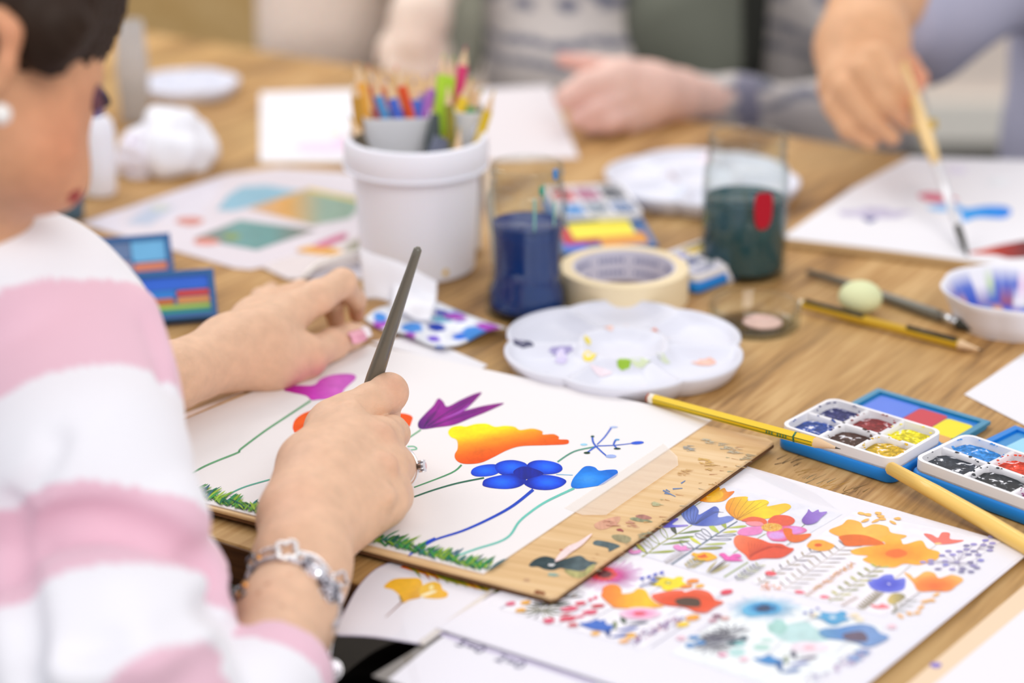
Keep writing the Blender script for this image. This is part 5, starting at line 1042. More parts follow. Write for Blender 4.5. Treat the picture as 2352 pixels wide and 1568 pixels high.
# left boxes
def leanbox(p0, p1, zb, zt_row, sw, lab, lean=.5, m=BLUED):
    o = W(*p0, zb); o2 = W(*p1, zb); u = (o2 - o); w = u.length; u.normalize(); v0 = Vector((-u.y, u.x, 0)); v = (v0 * math.sin(lean) + Vector((0, 0, 1)) * math.cos(lean)).normalized()
    t = thing('paint_box', Vector((o.x, o.y, TZ)) + u * w / 2, lab, 'paint box'); lidp(t, o, u, v, u.cross(v), w, zt_row, sw, m)
    V, Fc = prism(rrect(o + u * w / 2 + v0 * .032, u, v0, w, .05, .006), .0003, .008, .001); obj('base', V, Fc, BLUED, t, auto=50); return t
leanbox((318, 742), (500, 728), .006, .037, [(.02, .62, .98, .96, '2468e0'), (.02, .44, .5, .62, '1c80dc'), (.02, .3, .48, .46, 'c06c3c'), (.5, .46, .97, .60, 'd03c3c'), (.5, .32, .97, .45, 'e49a4c'), (.03, .2, .97, .31, 'a8c84c'), (.03, .06, .97, .2, '1ea08c')], 'propped open blue paint box lid with rainbow swatches, nearest the woman\'s left wrist', .62)
leanbox((215, 648), (400, 632), .004, .034, [(.0, .45, .5, .95, '6a84b0'), (.5, .36, .97, .95, '74c0f0'), (.5, .08, .97, .34, 'e88860'), (.0, .08, .5, .42, 'a89cb0')], 'propped paint box lid with light blue and salmon swatches beside the striped sleeve', .62)

# ================================================================== the woman painting
SKIN = vmat('skin', .5, bump=.45, bscale=420, sss=.15, var=.09, vscale=110)
def skincol(V, base, red=None, hot=()):
    C = np.tile(np.array(lin(base)), (len(V), 1)); r = np.array(lin(red or 'd98c78'))
    for c, rad, s in hot:
        d = np.linalg.norm(V - np.array(tuple(c)), axis=1); w = np.clip(1 - d / rad, 0, 1)[:, None] * s; C = C * (1 - w) + r * w
    return C
from mathutils.bvhtree import BVHTree
EYE = Vector((0, 0, TZ + H))
def hit(bv, px, py, lift, fallback=1.1):    # surface point seen at a picture point, lifted off the surface
    d = ray(px, py).normalized(); h = bv.ray_cast(EYE, d)
    return (h[0] - d * lift) if h[0] is not None else D(px, py, fallback)
# --- right hand and forearm
palm = chain([wz(698, 1275, .033, 101), wz(704, 1190, .040, 98), wz(742, 1095, .049, 88)]) + chain([wz(742, 1095, .049, 88), wz(800, 1005, .056, 66)]) \
    + chain([wz(668, 1185, .042, 60), wz(704, 1062, .050, 56), wz(764, 972, .056, 46), wz(800, 950, .058, 47)]) \
    + chain([wz(750, 1225, .030, 78), wz(868, 1150, .031, 66)]) + chain([wz(760, 1120, .046, 74), wz(886, 1072, .043, 54)]) + chain([wz(780, 1060, .050, 66), wz(876, 1010, .050, 50)])
index = chain([wz(806, 952, .058, 47), wz(850, 925, .061, 43), wz(893, 901, .062, 42.5)]) + chain([wz(893, 901, .062, 42), wz(884, 955, .040, 31), wz(846, 1000, .022, 25)])
middle = chain([wz(876, 1008, .050, 47), wz(899, 992, .047, 36), wz(905, 996, .042, 34)]) + chain([wz(905, 996, .042, 34), wz(880, 1040, .022, 27), wz(840, 1060, .014, 24)])
ringf = chain([wz(886, 1074, .043, 51), wz(906, 1072, .038, 45), wz(914, 1072, .032, 39)]) + chain([wz(914, 1072, .032, 37), wz(880, 1090, .018, 28), wz(850, 1085, .013, 24)])
pinky = chain([wz(878, 1144, .032, 62), wz(894, 1138, .028, 52), wz(898, 1120, .022, 42)]) + chain([wz(898, 1120, .022, 38), wz(870, 1110, .014, 24)])
thumb = chain([wz(745, 985, .054, 42), wz(800, 940, .050, 34), wz(840, 930, .040, 28)])
fore = chain([wz(698, 1275, .033, 101), dz(684, 1330, 1.168, 103), dz(656, 1420, 1.125, 108), dz(624, 1530, 1.085, 104), dz(590, 1640, 1.06, 96)])
knuck = [wz(878, 998, .060, 18), wz(892, 1062, .055, 15), wz(893, 1135, .044, 14), wz(808, 938, .069, 17)]
knuck = [(p, p, r, r) for p, r in knuck]
tend = chain([wz(790, 1135, .052, 7), wz(884, 1075, .052, 8)]) + chain([wz(800, 1165, .045, 7), wz(880, 1140, .040, 8)])
fingers = None
allp = palm + index + middle + ringf + pinky + thumb + fore
F = Field(allp, .0011, .008); T = F.new()
for p in palm + fore: F.add(T, p, .012)
for p in knuck: F.add(T, p, .010)
for p in tend: F.add(T, p, .012)
G = F.new()
for ch in (index, middle, ringf, pinky, thumb):
    A_ = F.new()
    for p in ch: F.add(A_, p, .005)
    G = smin(G, A_, .0010)
T = smin(T, G, .0055)
Vr, Qr = F.mesh(T)
# --- left hand
lp = chain([wz(300, 905, .042, 74), wz(400, 862, .040, 70), wz(455, 842, .036, 66), wz(520, 812, .036, 72)]) + chain([wz(520, 812, .036, 72), wz(600, 772, .042, 62), wz(668, 716, .046, 44)]) \
    + chain([wz(520, 822, .030, 68), wz(620, 832, .024, 58), wz(690, 822, .021, 50)]) + chain([wz(530, 790, .036, 62), wz(590, 738, .036, 50), wz(615, 702, .034, 36)])
l_ix = chain([wz(668, 716, .046, 44), wz(730, 682, .052, 38), wz(786, 650, .054, 33)]) + chain([wz(786, 650, .054, 32), wz(818, 690, .034, 21)]) + chain([wz(818, 690, .034, 21), wz(819, 724, .017, 17)])
l_md = chain([wz(640, 712, .042, 40), wz(726, 676, .040, 30), wz(760, 690, .034, 27), wz(772, 738, .014, 20)])
l_rg = chain([wz(615, 700, .036, 36), wz(690, 668, .034, 24), wz(735, 690, .018, 19)])
l_pk = chain([wz(585, 730, .034, 34), wz(600, 684, .030, 22), wz(624, 664, .018, 17)])
l_th = chain([wz(640, 830, .024, 54), wz(706, 818, .022, 42), wz(764, 790, .020, 35), wz(806, 772, .018, 29), wz(826, 763, .017, 22)])
F = Field(lp + l_ix + l_md + l_rg + l_pk + l_th, .0014, .008); T = F.new()
for p in lp: F.add(T, p, .014)
G = F.new()
for ch in (l_ix, l_md, l_rg, l_pk, l_th):
    A_ = F.new()
    for p in ch: F.add(A_, p, .005)
    G = smin(G, A_, .0010)
T = smin(T, G, .008)
Vl, Ql = F.mesh(T)
# --- head, neck and the hidden core of the body
DH = 1.06
head = chain([dz(-110, -60, DH, 375), dz(-70, 100, DH, 285)]) + chain([dz(-30, 110, DH - .01, 225), dz(20, 320, DH - .01, 125)]) + chain([dz(30, 340, DH, 118), dz(92, 412, DH, 68)]) + chain([dz(60, 240, DH - .02, 98), dz(66, 330, DH - .02, 98)]) \
    + chain([dz(165, 180, DH + .01, 40), dz(140, 330, DH + .01, 28)]) + chain([dz(146, 412, DH + .004, 30), dz(150, 420, DH + .004, 30)]) + chain([dz(-80, 250, DH, 180), dz(-90, 640, DH + .05, 150)])
nose = chain([dz(180, 200, DH + .03, 30), dz(184, 296, DH + .052, 24)])
ear = chain([dz(-6, 40, DH - .078, 30), dz(28, 70, DH - .078, 26), dz(14, 150, DH - .075, 24), dz(-8, 200, DH - .072, 22)])
F = Field(head + nose + ear, .003, .012); T = F.new()
for p in head: F.add(T, p, .022)
for p in nose: F.add(T, p, .012)
G = F.new()
for p in ear: F.add(G, p, .004)
T = smin(T, G, .006)
cc = D(8, 110, DH - .088); A_ = F.new(); F.add(A_, (cc, cc, .0075, .0075), .001); h_ = .003; T = np.maximum(T, -A_)
Vh, Qh = F.mesh(T)
core = chain([dz(-110, 640, DH + .09, 120), dz(-330, 1000, 1.25, 200), dz(-350, 1900, 1.2, 230)]) + chain([dz(80, 800, 1.15, 110), dz(200, 1440, 1.06, 110)]) + chain([dz(200, 1440, 1.06, 110), dz(570, 1640, 1.06, 92)]) + chain([dz(-180, 760, 1.27, 110), dz(-60, 980, 1.41, 80)]) + chain([dz(-60, 980, 1.41, 75), wz(300, 905, .042, 66)])
Vc, Qc = blend([(core, .04, .03)], .006)
wr = W(700, 1200, .04)
woman = thing('person', W(-200, 1500, -.3), 'woman in a pink and white striped sweater, leaning over her flower painting with a brush', 'person')
V, Q = join([(Vr, Qr), (Vl, Ql), (Vh, Qh), (Vc, Qc)])
hot = [(wz(880, 1000, .06, 1)[0], .014, .22), (wz(893, 1062, .055, 1)[0], .012, .2), (wz(910, 885, .07, 1)[0], .016, .25), (wz(660, 1120, .07, 1)[0], .03, .12), (wz(820, 770, .03, 1)[0], .02, .35), (wz(815, 720, .02, 1)[0], .025, .45), (wz(720, 850, .015, 1)[0], .03, .28), (wz(790, 700, .02, 1)[0], .02, .35),
       (D(150, 330, DH - .03), .05, .40), (D(165, 200, DH), .04, .15), (D(14, 90, DH - .09), .03, .45)]
C = skincol(V, 'e6bd9e', 'd87a62', hot)
nl = len(Vr) + len(Vl); C[nl:nl + len(Vh)] = C[nl:nl + len(Vh)] * np.array([.98, .82, .68])
# lips
for c, rr in ((D(160, 440, DH - .006), .0055), (D(168, 452, DH + .002), .005)):
    d = np.linalg.norm(V - np.array(tuple(c)), axis=1); C[d < rr] = lin('a02c34')
body = obj('body', V, Q, SKIN, woman, cols=C)
# hair
hair = chain([dz(-120, -90, DH, 385), dz(-80, -70, DH - .005, 370)]) + chain([dz(60, -140, DH - .03, 200), dz(90, -40, DH - .045, 130)]) + chain([dz(90, -40, DH - .045, 128), dz(118, 60, DH - .062, 66)]) + chain([dz(118, 60, DH - .062, 64), dz(116, 140, DH - .062, 26)]) + chain([dz(140, -150, DH + .0, 130), dz(150, -120, DH - .01, 110)]) + chain([dz(-200, -60, DH, 390), dz(-330, 200, DH + .02, 210)])
F = Field(hair, .0035, .012); T = F.new()
for p in hair: F.add(T, p, .02)
V, Q = F.mesh(T)
rs = np.random.RandomState(2); ph = np.sin(V[:, 0] * 900 + V[:, 2] * 320) * .0009 + np.sin(V[:, 0] * 380 - V[:, 1] * 500) * .0008; ctr = np.array(tuple(D(-110, -60, DH))); dv = V - ctr; V = V + dv / np.linalg.norm(dv, axis=1)[:, None] * ph[:, None]
obj('hair', V, Q, mat('dark_brown_hair', '2c1a0c', .6, var=.4, vscale=60, bump=.5, bscale=300), woman)
V, Fc = tube([D(222, 214, DH + .0), D(236, 232, DH + .008), D(252, 236, DH + .02)], [.003, .004, .001], 8); obj('eyelashes', V, Fc, mat('dark_lashes', '2a1c2c', .6), woman)
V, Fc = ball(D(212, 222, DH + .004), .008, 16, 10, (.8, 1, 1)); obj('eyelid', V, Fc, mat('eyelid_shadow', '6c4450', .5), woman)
# finger nail of the left thumb
def nail(p0, p1, w, name, m, lift=.003):
    a, b = p0, p1; d = (b - a).normalized(); up = (Vector((0, 0, 1)) * .75 + (Vector((0, 0, TZ + H)) - a).normalized() * .8); up = (up - d * up.dot(d)).normalized(); s = d.cross(up); V = []; n, m_ = 8, 8
    for i in range(n + 1):
        for j in range(m_ + 1):
            u, v = i / n, j / m_ * 2 - 1; ww = w * (1 - max(0, u - .75) ** 2 * 5) * (1 - max(0, .25 - u) ** 2 * 5); V.append(a + d * (b - a).length * u + s * v * ww + up * (lift - v * v * w * .55 - (u - .4) ** 2 * .0012))
    return obj(name, V, [(i * (m_ + 1) + j, (i + 1) * (m_ + 1) + j, (i + 1) * (m_ + 1) + j + 1, i * (m_ + 1) + j + 1) for i in range(n) for j in range(m_)], m, woman)
bvb = BVHTree.FromPolygons([tuple(v) for v in V.tolist()], [tuple(q) for q in Q]) if False else BVHTree.FromPolygons([v.co[:] for v in body.data.vertices], [tuple(p.vertices) for p in body.data.polygons])
bl = wloc(body)
def bhit(px, py, lift, fallback=1.1):
    d = ray(px, py).normalized(); h = bvb.ray_cast(EYE - bl, d)
    return (h[0] + bl - d * lift) if h[0] is not None else D(px, py, fallback)
at_ = body.data.color_attributes['Col']; ca_ = np.empty(len(body.data.vertices) * 4, dtype=np.float32); at_.data.foreach_get('color', ca_); ca_ = ca_.reshape(-1, 4); vv_ = np.array([v.co[:] for v in body.data.vertices])
for px, py, r_ in ((615, 1340, .0017), (593, 1362, .0017), (664, 1319, .0012), (648, 1392, .0013), (790, 1015, .0006)):   # freckles
    q_ = np.array(tuple(bhit(px, py, 0) - bl)); d_ = np.linalg.norm(vv_ - q_, axis=1); w_ = np.clip(1.3 - d_ / r_, 0, 1)[:, None] * .6; ca_[:, :3] = ca_[:, :3] * (1 - w_) + np.array(lin('a8603c')) * w_
at_.data.foreach_set('color', ca_.ravel())
nail(bhit(800, 772, .0004), bhit(834, 758, .0004), .0074, 'fingernail', mat('pink_nail', 'f2a8bc', .15, Coat_Weight=1.0), .0014)
nail(bhit(831, 759, .0004), bhit(833, 758, .0004) + (bhit(833, 758, 0) - bhit(806, 769, 0)).normalized() * .007, .0062, 'nail_tip', mat('white_nail_tip', 'fbeef2', .15, Coat_Weight=1.0), .0014)

# sweater: striped sleeves and body
PK, WH = 'edc3d3', 'f4f3f9'
s1_ = chain([dz(60, 720, 1.16, 232), dz(110, 800, 1.14, 240), dz(146, 930, 1.12, 248), dz(176, 1060, 1.085, 258)])
s1b = chain([dz(225, 1120, 1.07, 205), dz(352, 1200, 1.06, 132)])
s2_ = chain([dz(190, 1300, 1.10, 262), dz(250, 1385, 1.085, 272)]) + chain([dz(262, 1390, 1.08, 262), dz(332, 1430, 1.075, 200)])
s3_ = chain([dz(240, 1520, 1.03, 285), dz(300, 1640, 1.02, 262)])
cuff = chain([dz(330, 1720, 1.02, 215), dz(560, 1640, 1.055, 160), dz(628, 1560, 1.078, 140)])
tor = chain([dz(-150, 690, 1.20, 230), dz(-260, 1000, 1.15, 300), dz(-300, 1500, 1.1, 340), dz(-260, 1900, 1.1, 380)])
shl = chain([dz(-60, 660, 1.22, 170), dz(60, 720, 1.16, 200)]) + chain([dz(-150, 640, 1.09, 142), dz(-20, 640, 1.10, 142), dz(70, 650, 1.13, 140)])
lft = chain([dz(-120, 740, 1.28, 150), dz(-30, 930, 1.42, 105), wz(200, 930, .045, 92)])
folds = [chain([dz(120, 1440, 1.01, 30), dz(270, 1400, 1.0, 34), dz(430, 1340, 1.03, 24)]), chain([dz(150, 1540, .97, 34), dz(330, 1500, .975, 36), dz(470, 1430, 1.0, 24)]), chain([dz(330, 700, 1.12, 12), dz(370, 830, 1.10, 12)])]
F = Field(s1_ + s1b + s2_ + s3_ + cuff + tor + lft, .0029, .012); T = F.new()
for p in s1_ + shl: F.add(T, p, .02)
for p in s1b: F.add(T, p, .022)
for ch in (s2_, s3_):
    A_ = F.new()
    for p in ch: F.add(A_, p, .02)
    T = smin(T, A_, .007)
A_ = F.new()
for p in cuff: F.add(A_, p, .01)
T = smin(T, A_, .006)
A_ = F.new()
for p in tor: F.add(A_, p, .03)
T = smin(T, A_, .005)
for p in lft: F.add(T, p, .02)
for ch in folds:
    for p in ch: F.add(T, p, .020)
# open the cuff: a hollow round the forearm
ca, cb_ = D(625, 1560, 1.075), D(690, 1290, 1.185); cd = (cb_ - ca).normalized()
Xg = F.ax[0][:, None, None] - np.float32(ca.x); Yg = F.ax[1][None, :, None] - np.float32(ca.y); Zg = F.ax[2][None, None, :] - np.float32(ca.z)
h_ = Xg * cd.x + Yg * cd.y + Zg * cd.z; rad = np.sqrt(np.maximum(Xg ** 2 + Yg ** 2 + Zg ** 2 - h_ ** 2, 0))
cut = np.where(rad < .05, .012 - h_, 9).astype(np.float32); T = np.maximum(T, -cut); hol = np.where(h_ > -.012, rad - .0252, 9).astype(np.float32); T = np.maximum(T, -hol); del Xg, Yg, Zg, h_, rad, cut, hol
V, Q = F.mesh(T)
bv = BVHTree.FromPolygons([tuple(v) for v in V.tolist()], [tuple(q) for q in Q.tolist()]); G = F.new()   # press the creases in
def crease(path, r, lift=.0):
    P_ = [hit(bv, x, y, lift) for x, y in catmull(path, 4, closed=False)]
    for a_, b_ in zip(P_, P_[1:]): F.add(G, (a_, b_, r, r), .003)
crease([(70, 1262), (130, 1215), (230, 1200), (340, 1225), (430, 1275), (480, 1312)], .0085); crease([(28, 1175), (34, 1300), (52, 1440), (58, 1560)], .0085); crease([(180, 1490), (320, 1462), (430, 1425), (500, 1388)], .0055); crease([(346, 740), (374, 820), (384, 880)], .0025)
crease([(60, 1140), (110, 1060), (130, 1010)], .0030)
T = -smin(-T, G, .011); V, Q = F.mesh(T)
A0, A1 = np.array(tuple(D(110, 800, 1.14))), np.array(tuple(D(250, 1400, 1.05)))
ax = (A1 - A0); L_ = np.linalg.norm(ax); ax = ax / L_
t_ = (V - A0) @ ax / L_                                 # 0 at 800, 1 at 1400 along the upper arm
bv = BVHTree.FromPolygons([tuple(v) for v in V.tolist()], [tuple(q) for q in Q.tolist()])
def rowt(px, py): return float((np.array(tuple(hit(bv, px, py, 0))) - A0) @ ax / L_)
b1, b2, b3, b4, b5 = rowt(200, 655), rowt(200, 890), rowt(230, 1152), rowt(260, 1320), rowt(280, 1545)
def slant(p, q):                            # a band edge running between two points of the sleeve
    P_, Q_ = hit(bv, *p, 0), hit(bv, *q, 0); tp_, tq_ = rowt(*p), rowt(*q); u_ = np.clip((V[:, 0] - P_.x) / (Q_.x - P_.x), -.6, 1.4); return tp_ + (tq_ - tp_) * u_
e4, e5 = slant((70, 1375), (450, 1312)), slant((250, 1562), (500, 1490)); e1, e2, e3 = slant((30, 655), (300, 648)), slant((30, 896), (370, 878)), slant((50, 1160), (420, 1140))
band = np.zeros(len(V), dtype=int); band[(t_ > e1) & (t_ <= e2)] = 1; band[(t_ > e3) & (t_ <= e4)] = 1; band[t_ > e5] = 1
hc = (V - np.array(tuple(ca))) @ np.array(tuple(cd)); rc_ = np.linalg.norm(V - np.array(tuple(ca)) - hc[:, None] * np.array(tuple(cd)), axis=1)
m_ = (rc_ < .048) & (hc > -.16) & (V[:, 0] > D(530, 1500, 1.05).x); band[m_] = ((hc[m_] > -.010) | (hc[m_] < -.062)).astype(int)
C = np.where(band[:, None] == 1, np.array(lin(PK)), np.array(lin(WH)))
obj('sweater', V, Q, vmat('striped_knit', .85, bump=.35, bscale=900, sheen=.3), woman, cols=C)
# dark trousers under the table
leg = chain([dz(-200, 1900, 1.15, 330), dz(420, 1850, 1.42, 330), dz(760, 1720, 1.75, 300)]) + chain([dz(0, 2100, 1.05, 330), dz(900, 2150, 1.35, 300), dz(1250, 1900, 1.65, 280)])
def V3(x, y, z, r): return (Vector((x, y, z)), r)
leg = chain([V3(-.30, .80, .48, .11), V3(-.10, 1.22, .50, .085), V3(-.06, 1.32, .49, .075)]) + chain([V3(-.06, 1.32, .49, .07), V3(-.06, 1.36, .10, .05)]) + chain([V3(-.16, .72, .47, .11), V3(.12, 1.08, .50, .085), V3(.16, 1.16, .49, .075)]) + chain([V3(.16, 1.16, .49, .07), V3(.18, 1.22, .10, .05)])
V, Q = blend([(leg, .02, .02)], .006); obj('trousers', V, Q, mat('black_jeans', '040303', 1.0, Specular_IOR_Level=.02), woman)

# ================================================================== people across the table
NORD = vmat('grey_nordic_knit', .9, bump=.3, bscale=400, sheen=.2)
def softhand(ch_palm, ch_f, res=.002, k=.012, kf=.004):
    F = Field(ch_palm + [p for c in ch_f for p in c], res, .01); T = F.new()
    for p in ch_palm: F.add(T, p, k)
    G = F.new()
    for ch in ch_f:
        A_ = F.new()
        for p in ch: F.add(A_, p, kf)
        G = smin(G, A_, .0008)
    return F.mesh(smin(T, G, .006))
# person in the grey patterned cardigan
pb = thing('person', Vector((.35, 2.55, 0)), 'seated person in a grey patterned cardigan and dark olive vest, hand resting on the table', 'person')
dB = 2.11
V1, Q1 = softhand(chain([dz(1560, 222, dB + .03, 66), dz(1490, 215, dB, 70), dz(1430, 190, dB - .02, 60)]) + chain([dz(1480, 240, dB - .01, 52), dz(1420, 215, dB - .02, 56)]),
    [chain([dz(1420, 182, dB - .03, 44), dz(1350, 200, dB - .04, 37), dz(1300, 226, dB - .045, 29)]), chain([dz(1430, 225, dB - .03, 38), dz(1370, 258, dB - .05, 31), dz(1330, 272, dB - .05, 24)]), chain([dz(1460, 255, dB - .02, 34), dz(1400, 282, dB - .05, 27), dz(1358, 288, dB - .05, 22)]), chain([dz(1490, 266, dB - .01, 30), dz(1440, 288, dB - .03, 22)]), chain([dz(1420, 165, dB, 32), dz(1340, 146, dB - .01, 22), dz(1292, 136, dB - .01, 16)])])
coreB = chain([dz(1600, -200, 2.6, 190), dz(1600, 260, 2.6, 190)]) + chain([dz(1560, 222, dB + .03, 60), dz(1900, 290, dB + .18, 60)]) + chain([dz(1600, -420, 2.5, 90), dz(1600, -200, 2.5, 90)])
V2, Q2 = blend([(coreB, .03, .03)], .012); V, Q = join([(V1, Q1), (V2, Q2)])
obj('body', V, Q, SKIN, pb, cols=skincol(V, 'eac4b6', 'dc9488', [(D(1300, 136, dB), .05, .6), (D(1350, 280, dB - .05), .05, .4)]))
slB = chain([dz(1590, 232, dB + .05, 66), dz(1700, 258, dB + .10, 74), dz(1880, 285, dB + .16, 84), dz(2010, 270, dB + .24, 96)]) + chain([dz(2010, 250, dB + .24, 100), dz(1900, -60, 2.48, 120)])
srB = chain([dz(1300, -120, 2.46, 190), dz(1290, 160, 2.44, 175)]) + chain([dz(1300, 200, 2.42, 165), dz(1460, 220, 2.44, 150)])
chB = chain([dz(1500, -150, 2.56, 170), dz(1520, 240, 2.54, 170)]) + chain([dz(1830, -150, 2.50, 150), dz(1850, 240, 2.48, 140)])
F = Field(slB + srB + chB, .006, .02); T = F.new()
for p in slB: F.add(T, p, .03)
for p in srB + chB: F.add(T, p, .03)
V, Q = F.mesh(T)
zs = (D(1300, 90, 2.36).z - TZ) - .12
def nordic(V):
    C = np.tile(np.array(lin('c9c1bc')), (len(V), 1)); z = V[:, 2] - TZ - zs; x = V[:, 0]; dk = np.array(lin('6e7080'))
    for z0, th, amp, fr in ((.118, .004, .002, 90), (.098, .0035, .002, 90), (.170, .006, .016, 38)):
        s = np.abs(z - z0 - amp * np.sin(x * fr)) < th; C[s] = dk
    s = (np.abs(z - .155) < .006) & (np.sin(x * 130) > .2); C[s] = dk
    bx = np.abs(V[:, 0] - D(1708, 250, dB + .1).x) < .012; C[bx & (V[:, 1] < D(1700, 250, dB + .13).y) & (z + zs < .09)] = np.array(lin('7c7a8c'))
    return C
obj('cardigan', V, Q, NORD, pb, cols=nordic(V))
vs = chain([dz(1545, -150, 2.44, 130), dz(1560, 120, 2.40, 118)]) + chain([dz(1545, 60, 2.38, 95), dz(1625, 190, 2.36, 76)]) + chain([dz(1670, -120, 2.40, 105), dz(1672, 140, 2.38, 84)]) + chain([dz(1140, -80, 2.50, 70), dz(1085, 60, 2.47, 46), dz(1075, 150, 2.46, 30)])
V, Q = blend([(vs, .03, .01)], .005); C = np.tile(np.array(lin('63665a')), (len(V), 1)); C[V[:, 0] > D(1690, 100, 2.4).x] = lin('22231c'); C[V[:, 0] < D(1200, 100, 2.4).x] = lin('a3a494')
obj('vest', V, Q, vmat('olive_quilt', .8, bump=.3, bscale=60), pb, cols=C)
# person in the lilac sweatshirt, painting
pc = thing('person', Vector((.9, 2.3, 0)), 'painter in a lilac-grey sweatshirt at the far right, holding a long pale brush', 'person')
dC = 1.90
V1, Q1 = softhand(chain([dz(1990, 40, dC + .06, 96), dz(1968, 110, dC + .03, 88), dz(1958, 190, dC, 70)]) + chain([dz(2010, 90, dC + .02, 78), dz(2010, 170, dC, 58)]) + chain([dz(1950, 200, dC, 58), dz(1960, 260, dC, 48)]),
    [chain([dz(2010, 140, dC - .03, 44), dz(2050, 190, dC - .045, 30), dz(2090, 236, dC - .03, 19)]), chain([dz(1985, 165, dC - .035, 38), dz(2030, 230, dC - .045, 28), dz(2084, 282, dC - .02, 19)]), chain([dz(1945, 205, dC - .03, 37), dz(1990, 268, dC - .04, 27), dz(2050, 316, dC - .02, 19)]),
     chain([dz(1922, 240, dC - .02, 34), dz(1950, 295, dC - .03, 25), dz(2000, 326, dC - .02, 18)]), chain([dz(2050, 120, dC + .01, 34), dz(2085, 150, dC + .02, 26), dz(2110, 180, dC + .02, 22), dz(2104, 200, dC + .01, 18)])], k=.02)
coreC = chain([dz(1990, 40, dC + .06, 90), dz(2200, -120, dC + .2, 80)]) + chain([dz(2530, -200, 2.32, 120), dz(2530, 300, 2.3, 120)])
V2, Q2 = blend([(coreC, .03, .03)], .012); V, Q = join([(V1, Q1), (V2, Q2)])
obj('body', V, Q, SKIN, pc, cols=skincol(V, 'e2ae84', 'e08a74', [(D(2110, 180, dC), .035, .8), (D(1905, 318, dC), .03, .7), (D(2050, 320, dC), .03, .5), (D(2088, 236, dC - .03), .025, .4)]))
slC = chain([dz(2075, 20, dC + .13, 118), dz(2150, -10, dC + .18, 150), dz(2340, -130, dC + .25, 190)]) + chain([dz(2060, 50, dC + .16, 90), dz(2120, 120, dC + .2, 78)]) + chain([dz(2530, -200, 2.3, 200), dz(2520, 340, 2.25, 205), dz(2520, 600, 2.25, 210)]) + chain([dz(2340, -130, dC + .25, 180), dz(2530, -160, 2.3, 190)])
V, Q = blend([(slC, .03, .02)], .006); obj('sweatshirt', V, Q, mat('lilac_grey_jersey', 'b4b4ca', .85, bump=.3, bscale=200), pc)
# person at the left end in a cream top
pa = thing('person', Vector((-.2, 2.6, 0)), 'person in a pale cream top at the far end, bare hand over the table', 'person')
dA = 2.34
V1, Q1 = softhand(chain([dz(985, -60, dA + .05, 62), dz(965, 40, dA, 66), dz(950, 110, dA - .01, 62)]), [chain([dz(905, 120, dA - .02, 26), dz(900, 165, dA - .03, 20), dz(912, 196, dA - .03, 16)]), chain([dz(940, 140, dA - .02, 28), dz(938, 190, dA - .03, 20)]), chain([dz(968, 140, dA - .02, 28), dz(972, 190, dA - .03, 20)]), chain([dz(998, 120, dA - .01, 26), dz(1012, 176, dA - .02, 18)]), chain([dz(920, 70, dA, 28), dz(888, 105, dA - .01, 20), dz(876, 140, dA - .01, 15)])], res=.003)
V2, Q2 = blend([(chain([dz(985, -60, dA + .05, 58), dz(960, -250, 2.55, 90)]) + chain([dz(780, -250, 2.62, 200), dz(780, 100, 2.6, 190)]), .03, .03)], .012); V, Q = join([(V1, Q1), (V2, Q2)])
obj('body', V, Q, SKIN, pa, cols=skincol(V, 'f2dccb', 'eebfae', [(D(990, 120, dA), .06, .5)]))
tpA = chain([dz(790, -260, 2.6, 190), dz(770, 40, 2.62, 140), dz(780, 200, 2.66, 150)]) + chain([dz(900, -240, 2.55, 130), dz(985, -110, 2.42, 82)]) + chain([dz(700, -100, 2.58, 70), dz(690, 60, 2.56, 55)])
V, Q = blend([(tpA, .03, .02)], .008); obj('top', V, Q, mat('cream_jersey', 'e8e6da', .9, bump=.3, bscale=120), pa)

# ================================================================== what the people hold and wear
gb = W(798, 1052, .0086); gt = D(961, 568, 1.262); gd = (gt - gb).normalized(); GL = (gt - gb).length
tb = thing('paintbrush', gb, 'dark grey paintbrush held in the woman\'s right hand, handle pointing up', 'brush')
def gp(t): return gb + gd * GL * t
ts = [.16, .22, .30, .40, .5, .62, .75, .88, .965, .99, 1.0]; rr = [.0030, .0040, .0050, .0053, .0048, .0042, .0036, .0030, .0027, .0025, .0013]
V, Fc = tube([gp(t) for t in ts], rr, 24); obj('handle', V, Fc, DKH, tb)
V, Fc = tube([gp(.06), gp(.10), gp(.165)], [.0032, .0030, .0031], 20); obj('ferrule', V, Fc, STEEL, tb)
V, Fc = tube([gp(.0), gp(.02), gp(.05), gp(.075)], [.0003, .0018, .0031, .0030], 16); obj('bristles', V, Fc, DBR, tb)

tipc_ = W(2222, 586, .0042); topc = D(2028, 20, 1.955); cd_ = (topc - tipc_).normalized(); CL = (topc - tipc_).length
def cp(t): return tipc_ + cd_ * CL * t
tc_ = thing('paintbrush', tipc_, 'long pale wooden brush with white ferrule, held by the lilac-sleeved painter', 'brush')
V, Fc = tube([cp(.33), cp(.40), cp(.47), cp(.56), cp(.75), cp(1.0)], [.0036, .0054, .0062, .0058, .0048, .0040], 16); obj('handle', V, Fc, mat('pale_wood_handle', 'ecca8e', .45), tc_)
V, Fc = tube([cp(.105), cp(.2), cp(.335)], [.0030, .0036, .0040], 16); obj('ferrule', V, Fc, mat('white_ferrule', 'e6e6ea', .3, .2), tc_)
V, Fc = tube([cp(.0), cp(.04), cp(.08), cp(.11)], [.0008, .0026, .0032, .0029], 16); obj('bristles', V, Fc, DBR, tc_)
pencil(D(2060, 296, dC - .01), D(2150, 284, dC - .01), .010, 'c8a42c', 'yellow pencil end poking out of the far painter\'s fist', 'pencil', woodl=.012)

